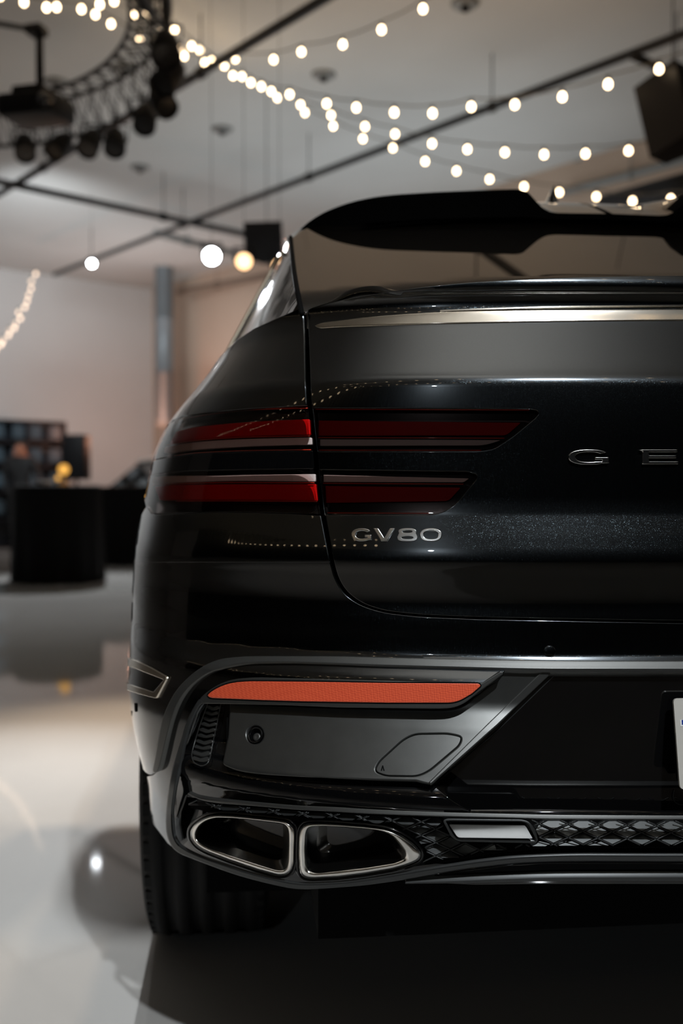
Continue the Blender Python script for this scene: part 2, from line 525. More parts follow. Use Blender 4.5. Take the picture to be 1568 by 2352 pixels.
def panel(name, outline, surf, mat, parent, off=0.0, thick=.004, bev=.0008, bev_px=1.3, grid=9.0, holes=(), mirror=None, rnd=0.0, step=4.0, dome=0.0):
    poly = rpoly(outline, rnd, step)
    flag = np.zeros(len(poly), bool)
    if mirror == 'span':
        poly, flag = clip_centre(poly, surf, off)
    rings = [(poly, flag, True)]+[(rpoly(h, rnd, step), None, False) for h in holes]
    pts = []; edges = []; ringidx = []
    for p, fl, outer in rings:
        q = offset_poly(p, bev_px if outer else -bev_px)
        if fl is not None and fl.any(): q[fl] = p[fl]
        s = len(pts); ringidx.append((s, len(q)))
        pts += [tuple(v) for v in q]
        edges += [(s+i, s+(i+1) % len(q)) for i in range(len(q))]
    q0 = np.array(pts)
    mn, mx = q0.min(0), q0.max(0)
    gx, gy = np.meshgrid(np.arange(mn[0]+grid*.5, mx[0], grid), np.arange(mn[1]+grid*.5, mx[1], grid))
    G = np.stack([gx.ravel(), gy.ravel()], 1)
    if len(G):
        ok = inside(q0[ringidx[0][0]:ringidx[0][0]+ringidx[0][1]], G)
        for s, c in ringidx[1:]: ok &= ~inside(q0[s:s+c], G)
        G = G[ok]
        if len(G):
            keep = np.ones(len(G), bool)
            for c in range(0, len(q0), 200):
                d = ((G[:, None, :]-q0[None, c:c+200, :])**2).sum(2).min(1)
                keep &= d > (0.55*grid)**2
            G = G[keep]
            pts += [tuple(v) for v in G]
    vs, es, fs, ov, oe, of = delaunay_2d_cdt([Vector(p) for p in pts], edges, [], 0, 1e-4)
    Q = np.array([v[:] for v in vs])
    mp = {}
    for i, l in enumerate(ov):
        for k in l: mp[k] = i
    T = np.array([list(f) for f in fs])
    cen = Q[T].mean(1)
    ok = inside(q0[ringidx[0][0]:ringidx[0][0]+ringidx[0][1]], cen)
    for s, c in ringidx[1:]: ok &= ~inside(q0[s:s+c], cen)
    T = T[ok]
    P = surf.cast(Q[:, 0], Q[:, 1], off); N = surf.normal(P, off)
    if dome:
        bp = q0[ringidx[0][0]:ringidx[0][0]+ringidx[0][1]]
        dd = np.sqrt(((Q[:, None, :]-bp[None, ::2, :])**2).sum(2).min(1))
        P = P+N*(dome*(1-np.exp(-dd/14.0)))[:, None]
    if flag.any():
        for i in np.nonzero(flag)[0]:
            P[mp[ringidx[0][0]+i], 0] = 0.0; N[mp[ringidx[0][0]+i], 0] = 0.0
    tn = np.cross(P[T[:, 1]]-P[T[:, 0]], P[T[:, 2]]-P[T[:, 0]])
    fl = (tn*N[T].mean(1)).sum(1) < 0
    T[fl] = T[fl][:, ::-1]
    V = [P]; NN = [N]; faces = [list(t) for t in T]; base = len(P)
    for (p, flg, outer), (s, c) in zip(rings, ringidx):
        R1 = surf.cast(p[:, 0], p[:, 1], off-bev); N1 = surf.normal(R1, off-bev)
        top = np.array([mp[s+i] for i in range(c)])
        tang = np.roll(R1, -1, 0)-np.roll(R1, 1, 0)
        O = np.cross(tang, N1); O /= np.linalg.norm(O, axis=1)[:, None]+1e-12
        ctr = (R1-P[top])
        sgn = np.sign((O*ctr).sum(1).sum() or 1.0); O *= sgn
        R2 = R1-N1*(thick-bev)
        if flg is not None and flg.any(): R1[flg, 0] = 0; R2[flg, 0] = 0
        V += [R1, R2]
        M1 = N1+0.9*O; M1 /= np.linalg.norm(M1, axis=1)[:, None]
        NN += [M1, O]
        b1 = base; b2 = base+c; base += 2*c
        for i in range(c):
            j = (i+1) % c
            if flg is not None and flg[i] and flg[j]: continue
            for a, b, d, e in ((top[i], top[j], b1+j, b1+i), (b1+i, b1+j, b2+j, b2+i)):
                faces.append([a, b, d, e])
    V = np.concatenate(V); NN = np.concatenate(NN)
    # orient the skirts by their normals
    for k in range(len(T), len(faces)):
        f = faces[k]
        n = np.cross(V[f[2]]-V[f[0]], V[f[3]]-V[f[1]])
        if n@NN[f].sum(0) < 0: faces[k] = f[::-1]
    if mirror == 'span':
        nv = len(V)
        V2 = V*np.array([-1, 1, 1]); N2 = NN*np.array([-1, 1, 1])
        faces = faces+[[i+nv for i in f[::-1]] for f in faces]
        V = np.concatenate([V, V2]); NN = np.concatenate([NN, N2])
    o = mk(name, V, faces, mat, parent, True, NN)
    if mirror == 'copy':
        p2 = MIRROR.get(parent, parent)
        o2 = mk(name, V*np.array([-1, 1, 1]), [f[::-1] for f in faces], mat, p2, True, NN*np.array([-1, 1, 1]))
        MIRROR[o] = o2
    return o
MIRROR = {}
def mirror_copy(o, parent=None):
    me = o.data.copy()
    for v in me.vertices: v.co.x = -v.co.x
    me.flip_normals()
    o2 = bpy.data.objects.new(o.name, me); COL.objects.link(o2)
    o2.parent = parent or MIRROR.get(o.parent, o.parent)
    MIRROR[o] = o2
    return o2
def surf_line(name, pts, surf, off, r, mat, parent, closed=False, step=5, rnd=BIG, mirror=None, seg=6):
    q = rpoly(pts, rnd, step, closed)
    P = surf.cast(q[:, 0], q[:, 1], off)
    o = tube(name, P, r, mat, parent, seg, closed)
    if mirror: mirror_copy(o)
    return o

# ------------------------------------------------------------------ THE CAR
car = thing('car', 'glossy black SUV coupe seen from behind with red tail lamps and chrome exhaust tips', 'car')

GAP_L = [(694, 709), (698, 760), (700, 870), (704, 940), (714, 1003), (725, 1118), (736, 1183), (754, 1282)]      # quarter panel edge
GAP_R = [(706, 712), (709, 760), (713, 870), (716, 940), (727, 1003), (736, 1118), (748, 1183), (765, 1282), (776, 1325), (795, 1358), (830, 1385), (880, 1402), (960, 1411), (1100, 1417), (1568, 1426), (2050, 1428)]
LAMP_TOP = [(707, 935), (640, 937), (577, 940), (520, 945), (467, 951), (420, 958), (398, 966), (372, 990)]
LAMP_BOT = [(736, 1182), (660, 1178), (577, 1176), (500, 1176), (412, 1178), (362, 1180), (348, 1178), (336, 1160)]
def sm(l): return [(p[0], p[1], BIG) for p in l]

# haunch (upper quarter panel)
panel('quarter_panel', sm(GAP_L[:4])[:3]+[(703, 931)]+[(x, y-2) for x, y in LAMP_TOP[1:]]+[(366, 986), (402, 936), (440, 896), (472, 856), (508, 816), (545, 780), (583, 755), (624, 736), (664, 719), (690, 707, 4)],
      BODY, paint, car, grid=8, mirror='copy', thick=.01)
panel('quarter_panel', [(736, 1185)]+[(x, y+2) for x, y in LAMP_BOT[1:]]+[(322, 1185), (310, 1240), (300, 1292), (757, 1292, 3)],
      BODY, paint, car, grid=8, mirror='copy', thick=.01)
# tailgate
INU = [(719, 937), (1216, 939, 4), (1233, 942, 8), (1238, 950, 8), (1228, 961), (1178, 1003, 20), (1134, 1032, 14), (1100, 1037, 8), (730, 1037, 2)]
INL = [(733, 1079), (1076, 1083, 6), (1094, 1089, 8), (1096, 1098, 8), (1046, 1159, 20), (1018, 1177, 14), (990, 1183, 10), (747, 1183, 2)]
TOPE = [(712, 708), (745, 698), (790, 688), (850, 677), (900, 669), (1000, 656), (1100, 647), (1250, 639), (1400, 634), (1568, 632), (1800, 632), (2050, 634)]
panel('tailgate', [(p[0], p[1], BIG) for p in TOPE]+[(p[0], p[1], BIG) for p in GAP_R[::-1]][:-1]+[(706, 714, 4)], BODY, paint, car, grid=9, holes=[INU, INL], mirror='span', thick=.02, bev=.0012, bev_px=1.6)
# bumper cover
ARCH_O = [(349, 1773), (356, 1737), (363, 1695), (372, 1654), (385, 1619), (407, 1581), (439, 1549), (471, 1527), (503, 1514), (551, 1508), (599, 1507), (780, 1507), (853, 1509), (1083, 1514), (1300, 1517), (1568, 1518), (2050, 1519)]
ARCH_I = [(360, 1776), (366, 1764), (374, 1731), (382, 1695), (391, 1660), (401, 1629), (417, 1598), (439, 1573), (471, 1549), (503, 1535), (541, 1525), (583, 1521), (663, 1520), (780, 1524), (853, 1527), (1006, 1531), (1155, 1535), (1266, 1537), (1568, 1537), (2050, 1538)]
panel('bumper_cover', [(300, 1289), (756, 1289), (768, 1331, 20), (788, 1365, 30), (826, 1391, 30), (880, 1408, 30), (960, 1417, 30), (1100, 1423), (1568, 1432), (2050, 1435), (2050, 1524), (1568, 1524)]
      + [(x, y+5, BIG) for x, y in ARCH_O[::-1][2:10]]+[(507, 1521, BIG), (474, 1534, BIG), (443, 1555, BIG), (412, 1585, BIG), (390, 1622, BIG), (377, 1656, BIG), (368, 1697, BIG), (361, 1739, BIG), (354, 1774), (347, 1781, 6), (330, 1772, 8), (320, 1757), (302, 1700), (288, 1640), (286, 1560), (288, 1400)],
      BODY, paint, car, off=-.0004, grid=9, mirror='span', thick=.012)
# inner shell behind the gaps
panel('inner_shell', [(690, 760), (760, 740), (2050, 700), (2050, 1990), (760, 1990), (480, 1930), (430, 1880), (400, 1700), (390, 1500), (420, 1200), (440, 1000), (560, 850)], BODY, matte, car, off=-.06, grid=26, step=14, mirror='span', thick=.01)

# tail lamps on the quarter panel ------------------------------------------------
def lamp_unit(nm):
    o = bpy.data.objects.new(nm, None); COL.objects.link(o); o.parent = car
    o2 = bpy.data.objects.new(nm, None); COL.objects.link(o2); o2.parent = car
    MIRROR[o] = o2
    return o
outer = panel('tail_lamp', [(707, 936), *[(x, y) for x, y in LAMP_TOP[1:]], (346, 1040), (330, 1100), (332, 1150), *[(x, y) for x, y in LAMP_BOT[::-1]], (725, 1118), (714, 1003)], BODY, lamp_black, car, off=-.020, grid=11, mirror='copy', thick=.01)
outer['label'] = 'red outer tail lamp housing'
UP_BOT = [(715, 1034), (604, 1035), (494, 1038), (440, 1042), (385, 1049), (340, 1058)]
LO_TOP = [(721, 1078), (577, 1080), (440, 1083), (385, 1086), (332, 1093)]
panel('red_band', band([(404, 992), (440, 982), (522, 973), (610, 967), (710, 963)], [(390, 1018), (440, 1010), (522, 1003), (610, 1000), (711, 998)]), BODY, redband, outer, off=-.010, mirror='copy', thick=.008)
panel('light_bar', band([(380, 1026), (440, 1016), (522, 1010), (610, 1007), (714, 1005)], [(376, 1040), (440, 1032), (522, 1027), (610, 1023), (714, 1021)]), BODY, lightbar, outer, off=-.006, mirror='copy', thick=.010)
panel('light_bar', band([(352, 1096), (385, 1093), (440, 1093), (522, 1092), (721, 1089)], [(350, 1112), (385, 1110), (440, 1107), (522, 1104), (722, 1106)]), BODY, lightbar, outer, off=-.006, mirror='copy', thick=.010)
panel('red_band', band([(356, 1118), (385, 1114), (522, 1112), (725, 1112)], [(366, 1148), (404, 1148), (522, 1148), (728, 1150)]), BODY, redband, outer, off=-.010, mirror='copy', thick=.008)
for pts in ([(384, 1022), (440, 1012.5), (522, 1006), (610, 1003), (712, 1001.5)], [(400, 1047), (440, 1041), (522, 1036), (610, 1034), (714, 1033)],
            [(352, 1114), (440, 1110), (522, 1108), (722, 1109)], [(440, 948), (560, 941), (706, 937.5)], [(404, 1151), (522, 1150.5), (728, 1152)]):
    surf_line('lamp_rib', pts, BODY, -.006, .0008, redline, outer, mirror=True)
panel('lens', sm(LAMP_TOP)+[(344, 1050)]+sm(UP_BOT[::-1]), BODY, lens, outer, off=0, grid=9, mirror='copy', thick=.003, rnd=2)
panel('centre_band', [(717, 1036), (604, 1037), (494, 1040), (440, 1044), (385, 1051), (340, 1060), (330, 1094), (385, 1084.5), (440, 1081.5), (577, 1078.5), (720, 1076.5)], BODY, gloss, outer, off=-.0004, mirror='copy', thick=.004)
panel('lens', sm(LO_TOP)+[(328, 1130), (334, 1165, 10), (346, 1179, 8)]+sm(LAMP_BOT[::-1][2:]), BODY, lens, outer, off=0, grid=9, mirror='copy', thick=.003, rnd=2)

# lamps on the tailgate
def sc_out(l, d): return [(x, y, *r) for x, y, *r in l]
inu = panel('tail_lamp', INU, BODY, lamp_black, car, off=-.018, grid=11, mirror='copy', thick=.004, bev_px=0.2)
inu['label'] = 'upper inner tail lamp on tailgate'
panel('red_band', [(732, 966), (1196, 971, 3), (1163, 1000, 8), (731, 1001)], BODY, redband2, inu, off=-.012, mirror='copy', thick=.005)
panel('light_bar', [(735, 1009), (1150, 1011, 4), (1113, 1023, 30), (735, 1024)], BODY, lightbar2, inu, off=-.007, mirror='copy', thick=.010)
for pts in ([(731, 1005), (1158, 1006.5)], [(731, 1034), (1105, 1034.5)], [(725, 940), (1215, 942)]):
    surf_line('lamp_rib', pts, BODY, -.005, .0008, redline, inu, mirror=True)
panel('lens', INU, BODY, lens, inu, off=0, mirror='copy', thick=.003)
inl = panel('tail_lamp', INL, BODY, lamp_black, car, off=-.018, grid=11, mirror='copy', thick=.004, bev_px=0.2)
inl['label'] = 'lower inner tail lamp on tailgate'
panel('light_bar', [(743, 1091), (1077, 1099, 3), (1064, 1108, 4), (743, 1107)], BODY, lightbar, inl, off=-.007, mirror='copy', thick=.010)
panel('red_band', [(747, 1116), (1058, 1120, 3), (1030, 1151, 10), (749, 1155)], BODY, redband2, inl, off=-.012, mirror='copy', thick=.005)
for pts in ([(742, 1110), (1064, 1112)], [(752, 1178), (985, 1179)]):
    surf_line('lamp_rib', pts, BODY, -.005, .0008, redline, inl, mirror=True)
panel('lens', INL, BODY, lens, inl, off=0, mirror='copy', thick=.003)

# chrome strip under the tail lip
panel('chrome_strip', [(721, 748, 4), (738, 741, BIG), (780, 736, BIG), (830, 729, BIG), (900, 722, BIG), (1000, 716, BIG), (1100, 713, BIG), (1250, 711, BIG), (1568, 710, BIG), (2050, 710), (2050, 734), (1568, 735, BIG), (1200, 739, BIG), (1000, 743, BIG), (900, 746, BIG), (780, 750, BIG), (735, 753, 6)],
      BODY, chrome2, car, off=.003, mirror='span', thick=.006, bev=.0015, bev_px=2.5, grid=6)
panel('chrome_line', band([(1010, 712), (1100, 708), (1250, 703.5), (1568, 700), (2050, 699)], [(1010, 715), (1100, 711.5), (1250, 707), (1568, 703.5), (2050, 702.5)], 1), BODY, chrome2, car, off=.004, mirror='span', thick=.006, bev_px=.6)

# lettering ---------------------------------------------------------------------
def ell(cx, cy, rx, ry, a0, a1, n=26, p=2.4):
    out = []
    for a in np.linspace(math.radians(a0), math.radians(a1), n):
        c, s = math.cos(a), math.sin(a)
        out.append((cx+rx*np.sign(c)*abs(c)**(2/p), cy-ry*np.sign(s)*abs(s)**(2/p)))
    return out
def let_G(x0, x1, y0, y1, sx, sy):
    cx, cy, rx, ry = (x0+x1)/2, (y0+y1)/2, (x1-x0)/2, (y1-y0)/2
    o = ell(cx, cy, rx, ry, 33, 320)
    i = ell(cx, cy, rx-sx, ry-sy, 318, 38)
    return o[:-1]+[(x1-1, y1-sy*.6), (x1-1, cy+.5), (cx+rx*.32, cy+.5), (cx+rx*.32, cy+sy+.5), (x1-sx-1, cy+sy+.5), (x1-sx-1, y1-sy*1.1-1)]+i[2:]
def let_V(x0, x1, y0, y1, sx):
    c = (x0+x1)/2
    return [(x0, y0), (x0+sx, y0), (c+.5, y1-7), (x1-sx, y0), (x1, y0), (c+sx*.62, y1), (c-sx*.62, y1)]
def ringl(x0, x1, y0, y1, sx, sy):
    cx, cy, rx, ry = (x0+x1)/2, (y0+y1)/2, (x1-x0)/2, (y1-y0)/2
    return ell(cx, cy, rx, ry, 0, 352, 40), ell(cx, cy, rx-sx, ry-sy, 0, 350, 36)
badge = bpy.data.objects.new('model_badge', None); COL.objects.link(badge); badge.parent = car
L4 = dict(off=.0042, thick=.0045, bev=.0012, bev_px=1.3, grid=5, step=2.5)
panel('letter_g', let_G(807, 853, 1213.5, 1242.5, 9, 5.2), BODY, darkchrome, badge, **L4)
panel('letter_v', let_V(857, 906, 1213.5, 1242.5, 11), BODY, darkchrome, badge, **L4)
e8o = [(935+21*math.cos(t)*(1-.0), 1220.8-7.3*math.sin(t)) for t in np.linspace(0.0, math.pi, 16)]
top8 = ell(935, 1221, 20.5, 7.6, -22, 202, 26, 2.6); bot8 = ell(935, 1234.6, 23, 8.2, 158, 382, 28, 2.6)
panel('digit_eight', top8+bot8[:-1], BODY, darkchrome, badge, holes=[ell(935, 1220.8, 11.5, 3.2, 0, 345, 22), ell(935, 1234.6, 13.5, 3.6, 0, 345, 22)], **{**L4, 'bev_px': .9})
zo, zi = ringl(964, 1014, 1213.5, 1242.8, 8.2, 4.3)
panel('digit_zero', zo, BODY, darkchrome, badge, holes=[zi], **L4)
name = bpy.data.objects.new('name_lettering', None); COL.objects.link(name); name.parent = car
N7 = dict(off=.0055, thick=.006, bev=.0012, bev_px=1.4, grid=7, step=3)
def let_E(x0, y0=1032.5, y1=1066, w=81, sx=14, sy=6.0):
    m = (y0+y1)/2; x1 = x0+w
    return [(x0-7, y0+1), (x0, y0), (x1-2, y0), (x1-2, y0+sy), (x0+sx, y0+sy), (x0+sx, m-sy/2), (x1-5, m-sy/2), (x1-5, m+sy/2), (x0+sx, m+sy/2), (x0+sx, y1-sy), (x1, y1-sy), (x1, y1), (x0, y1), (x0, y0+4)]
def let_N(x0, y0=1032.5, y1=1066, w=88, sx=14):
    x1 = x0+w
    return [(x0, y0), (x0+sx+4, y0), (x1-sx, y1-14), (x1-sx, y0), (x1, y0), (x1, y1), (x1-sx-4, y1), (x0+sx, y0+14), (x0+sx, y1), (x0, y1)]
def let_S(x0, y0=1032.5, y1=1066, w=84, s=6.4):
    x1 = x0+w; m = (y0+y1)/2
    return [(x0+14, y0, 6), (x1-4, y0), (x1-4, y0+s), (x0+16, y0+s, 3), (x0+16, m-s/2, 3), (x1-14, m-s/2, 8), (x1, m+4, 6), (x1, y1-6, 6), (x1-14, y1, 8), (x0+2, y1), (x0+2, y1-s), (x1-16, y1-s, 3), (x1-16, m+s/2, 3), (x0+12, m+s/2, 8), (x0, m-4, 6), (x0, y0+7, 6)]
panel('letter_g', let_G(1306, 1399, 1032.5, 1067, 15, 5.5), BODY, darkchrome, name, **N7)
panel('letter_e', let_E(1476), BODY, darkchrome, name, **N7)
panel('letter_n', let_N(1634), BODY, darkchrome, name, **N7)
panel('letter_e', let_E(1805), BODY, darkchrome, name, **N7)
panel('letter_s', let_S(1962), BODY, darkchrome, name, **N7)
panel('letter_i', [(2122, 1032.5), (2137, 1032.5), (2137, 1066), (2122, 1066)], BODY, darkchrome, name, **N7)
panel('letter_s', let_S(2210), BODY, darkchrome, name, **N7)

# ---- lower bumper -----------------------------------------------------------------
panel('arch_trim', band(ARCH_O, ARCH_I, 5), BODY, satin, car, off=.006, mirror='span', thick=.03, bev=.002, bev_px=2.2, grid=6)
# gloss black band inside the arch, down to the frame trim
FR_O = [(1568, 1557), (1155, 1556), (891, 1557), (780, 1556), (583, 1556), (535, 1560), (503, 1571), (478, 1587), (458, 1603), (440, 1632), (427, 1660), (414, 1705), (404, 1737), (395, 1769), (388, 1801), (384, 1833), (381, 1864), (380, 1896), (383, 1922), (396, 1949), (414, 1962), (471, 1984), (535, 2008), (599, 2026), (663, 2040), (695, 2043), (744, 2041), (839, 2034), (935, 2020), (999, 2008), (1063, 1996), (1180, 1983), (1254, 1979), (1362, 1978), (1568, 1979), (2050, 1980)]
FR_I = [(468, 1613), (458, 1619), (446, 1638), (433, 1670), (423, 1705), (417, 1737), (411, 1769), (404, 1796), (399, 1828), (395, 1860), (395, 1892), (398, 1920), (407, 1939), (433, 1956), (471, 1972), (535, 1994), (599, 2013), (663, 2027), (695, 2031), (744, 2030), (807, 2026), (903, 2011), (999, 1994), (1094, 1980), (1181, 1970), (1254, 1966), (1326, 1964), (1568, 1965), (2050, 1966)]
panel('arch_panel', [(362, 1772), *[(x-1, y-1, BIG) for x, y in ARCH_I[2:-4]], (1154, 1533, 6), (1160, 1540, 6), (1100, 1592), (1060, 1614, 12), (1030, 1622), (780, 1620), (540, 1612), (470, 1608, 10), (450, 1640), (420, 1740), (405, 1830), (402, 1900), (410, 1935), (400, 1950), (385, 1938), (360, 1905), (340, 1880), (333, 1830), (333, 1785), (350, 1782)],
      BODY, paint, car, off=-.003, mirror='copy', thick=.012, grid=8)
# satin surround of the reflector
panel('reflector_surround', [(1098, 1590), (1157, 1547, 8), (1150, 1542), (1105, 1570, 6), (891, 1564), (780, 1561), (583, 1556, BIG), (535, 1560, BIG), (503, 1571, BIG), (478, 1587, BIG), (458, 1605, BIG), (462, 1616), (535, 1617), (663, 1620), (780, 1625), (853, 1626), (1006, 1628, BIG), (1040, 1626, BIG), (1066, 1616, BIG)], LIP, satin, car, off=.000, mirror='copy', thick=.02, bev=.0025, bev_px=2.4, grid=7)
REFL = [(475, 1598, 5), (487, 1587, BIG), (510, 1575, BIG), (535, 1568, BIG), (567, 1565, BIG), (700, 1566), (891, 1569), (1099, 1570, 6), (1104, 1575, 6), (1083, 1593), (1056, 1609, BIG), (1036, 1614, 10), (891, 1614), (700, 1611), (600, 1608), (484, 1603, 4)]
def shrink(l, d):
    q = rpoly(l, 0, 4); q = offset_poly(q, d)
    return [tuple(v) for v in q]
panel('reflector_seal', shrink(REFL, -3.0), LIP, matte, car, off=.0012, mirror='copy', thick=.004)
rf = panel('red_reflector', REFL, LIP, reflector, car, off=.0030, mirror='copy', thick=.006, bev=.0012, bev_px=1.8)
# charcoal insert
INS = [(528, 1617), (663, 1621), (780, 1625), (853, 1627), (1006, 1629, 20), (1045, 1626, BIG), (1072, 1614, BIG), (1158, 1546, 6), (1158, 1534), (1266, 1534, 10), (1258, 1550), (1140, 1662), (990, 1801, 8), (972, 1797, 8), (955, 1792), (853, 1790), (700, 1785), (600, 1779, BIG), (545, 1771, BIG), (511, 1756, BIG), (514, 1740, BIG), (524, 1692)]
TOW = [(952, 1685, 30), (1030, 1684, 30), (1062, 1692, 22), (1056, 1712, 20), (985, 1772, 30), (958, 1784, 26), (884, 1783, 14), (858, 1772, 22), (868, 1750, 14), (925, 1698, 30)]
SENS = [(585.5+20.5*math.cos(t), 1687.6+21.5*math.sin(t)) for t in np.linspace(0, 2*math.pi, 28)[:-1]]
insert = panel('bumper_insert', INS, INSERT, satin2, car, holes=[TOW, SENS], mirror='copy', thick=.012, bev=.003, bev_px=3.0, grid=8)
tow = panel('tow_hook_cover', shrink(TOW, 2.6), INSERT, satin2, insert, off=-.0004, mirror='copy', thick=.008, bev=.001, bev_px=1.2)
panel('arrow_mark', [(874, 1770), (877.5, 1758), (879.5, 1758), (883, 1770), (880.5, 1770), (878.5, 1763), (876.5, 1770)], INSERT, matte, tow, off=.0006, thick=.001, bev=.0001, bev_px=.2, step=2, mirror='copy')
panel('insert_backing', [(520, 1640), (1060, 1640), (1000, 1790), (520, 1770)], INSERT, matte, insert, off=-.010, grid=20, mirror='copy')
# raised edge on the diagonal flank of the insert
panel('diagonal_edge', [(1246, 1540, 6), (1266, 1538, 6), (1262, 1550), (1140, 1666), (988, 1801, 8), (985, 1796), (1120, 1662)], INSERT, satin, insert, off=.004, mirror='copy', thick=.012, bev=.002, bev_px=2.4, grid=6)
def sensor_geo(px, py, surf, off, prof, mat, parent, nm, seg=28):
    P = surf.cast(np.array([px]), np.array([py]), off); N = surf.normal(P, off)
    o = lathe(nm, prof, P[0], N[0], mat, parent, seg)
    mirror_copy(o)
    return o
s = .000595
sb = sensor_geo(585.5, 1687.6, INSERT, 0, [(20.3*s, -.004), (20.3*s, .0006), (19*s, .0016), (16.5*s, .0004), (14*s, -.006), (12*s, -.010), (0, -.010)], gloss, insert, 'parking_sensor')
sensor_geo(587.5, 1692, INSERT, 0, [(10.5*s, -.010), (10.5*s, -.003), (9.3*s, -.0014), (5*s, -.0020), (0, -.0022)], satin, sb, 'sensor_eye')
sb2 = sensor_geo(1262, 1496.5, BODY, 0, [(14.6*s, -.002), (14.6*s, .0006), (13.9*s, .0006), (13.5*s, -.0006), (13.1*s, .0004), (12*s, .0006), (0, .0006)], paint, car, 'parking_sensor')
# vent beside the insert
vent = panel('side_vent', [(477, 1613), (508, 1613), (497, 1668), (489, 1704), (482, 1744, 10), (474, 1758, 8), (452, 1756, 8), (436, 1744, 8), (440, 1727), (446, 1704), (458, 1667)], VALANCE, matte, car, off=-.004, mirror='copy', thick=.004)
surf_line('vent_frame', [(478, 1613), (458, 1668), (446, 1708), (439, 1735), (444, 1752), (463, 1760), (476, 1755), (482, 1742), (489, 1704), (497, 1668), (508, 1613)], VALANCE, .001, .0008, satin, vent, mirror=True, rnd=10)
vl = pchip([1613, 1667, 1708, 1738, 1760], [478, 459, 447, 439, 444]); vr = pchip([1613, 1668, 1704, 1745, 1760], [508, 497, 489, 481, 474])
for i, y in enumerate(np.arange(1626, 1752, 13.0)):
    a, b = float(vl(y))+2, float(vr(y))-2; m = (a+b)/2
    d = 4 if i % 2 else 5.5
    panel('vent_slat', [(a, y-4), (a+5, y-6), (m, y-1), (b-5, y-5), (b, y-3), (b, y+1), (m+3, y+d), (m-3, y+d), (a, y)], VALANCE, satin, vent, off=.001, thick=.006, bev=.0008, bev_px=.8, step=3, mirror='copy')
# gloss valance below the insert and around the vent
VALP = [(466, 1614, 6), (535, 1612), (540, 1640), (528, 1692), (518, 1742), (545, 1769), (600, 1775), (853, 1783), (985, 1794, 10), (1035, 1838, 20), (1085, 1868, 8), (999, 1868), (839, 1862), (680, 1854), (599, 1848), (503, 1842), (440, 1832), (428, 1824, 5), (404, 1880), (400, 1800), (413, 1760), (430, 1680), (448, 1638)]
panel('gloss_valance', VALP, VALANCE, gloss, car, off=-.005, mirror='copy', thick=.006, grid=8)
# panel that holds the number plate
panel('plate_panel', [(1270, 1536), (1568, 1536), (2050, 1536), (2050, 1880), (985, 1880), (985, 1803), (1142, 1668)], PLATEP, gloss, car, mirror='span', thick=.02, grid=10)
surf_line('panel_edge_line', [(1000, 1800), (1142, 1678), (1278, 1546), (1300, 1545), (1568, 1547)], PLATEP, .001, .0007, satin3, car, rnd=8, mirror=True)
surf_line('plate_pocket_line', [(1548, 1815), (1544, 1832), (1549, 1843), (1558, 1848), (1568, 1849), (1700, 1850)], PLATEP, .0015, .0009, satin3, car, rnd=6)
# frame trim running down the corner and along the lower lip
fr = [(x, y) for x, y in FR_O[8:]]
panel('frame_trim', [(p[0], p[1], BIG) for p in fr]+[(p[0], p[1], BIG) for p in FR_I[::-1]], LIP, satin3, car, off=.002, mirror='span', thick=.008, bev=.003, bev_px=2.8, grid=6)
# satin trim under the valance
LT_T = [(430, 1822), (446, 1830), (471, 1835), (503, 1838.5), (599, 1844), (680, 1850), (780, 1854), (839, 1858), (999, 1865), (1180, 1869), (1254, 1871), (1568, 1873), (2050, 1874)]
LT_B = [(432, 1824), (458, 1837), (480, 1842), (503, 1845.5), (599, 1852.5), (680, 1860), (780, 1865), (839, 1869), (999, 1875), (1180, 1879), (1254, 1881.5), (1568, 1882.5), (2050, 1883)]
panel('lower_trim', band(LT_T, LT_B, 1.5), LIP, satin, car, off=.004, mirror='span', thick=.010, bev=.002, bev_px=2.0, grid=5)
# recessed black behind the grille and the exhaust
panel('grille_backing', [(405, 1830), (480, 1838), (600, 1848), (840, 1866), (2050, 1878), (2050, 1970), (1254, 1970), (1094, 1985), (903, 2016), (744, 2034), (690, 2034), (600, 2016), (471, 1975), (405, 1945), (398, 1900)], VALANCE, gloss, car, off=-.030, mirror='span', thick=.01, grid=10)

# ---- exhaust tips -------------------------------------------------------------------
EX1_O = [(472, 1877, BIG), (491, 1872, BIG), (530, 1873), (572, 1877), (637, 1884), (660, 1888, BIG), (673, 1897, BIG), (676, 1912, BIG), (674, 1982, BIG), (670, 1999, BIG), (659, 2009, BIG), (642, 2012, BIG), (593, 1999), (528, 1977), (474, 1956, BIG), (451, 1943, BIG), (438, 1924, BIG), (437, 1908, BIG), (447, 1892, BIG)]
EX1_I = [(482, 1882, BIG), (498, 1879, BIG), (535, 1880), (572, 1883), (630, 1890), (650, 1893, BIG), (660, 1902, BIG), (662, 1917, BIG), (661, 1975, BIG), (659, 1990, BIG), (650, 1998, BIG), (636, 1997, BIG), (593, 1984), (528, 1963), (478, 1946, BIG), (456, 1932, BIG), (449, 1918, BIG), (455, 1904, BIG), (466, 1890, BIG)]
EX2_O = [(690, 1902, BIG), (699, 1893, BIG), (728, 1891, BIG), (780, 1894), (839, 1899), (887, 1905, BIG), (919, 1917, BIG), (950, 1939, BIG), (966, 1958, BIG), (964, 1974, BIG), (944, 1984, BIG), (903, 1996), (839, 2007), (776, 2015), (712, 2018, BIG), (694, 2014, BIG), (687, 1999, BIG), (685, 1959), (686, 1920, BIG)]
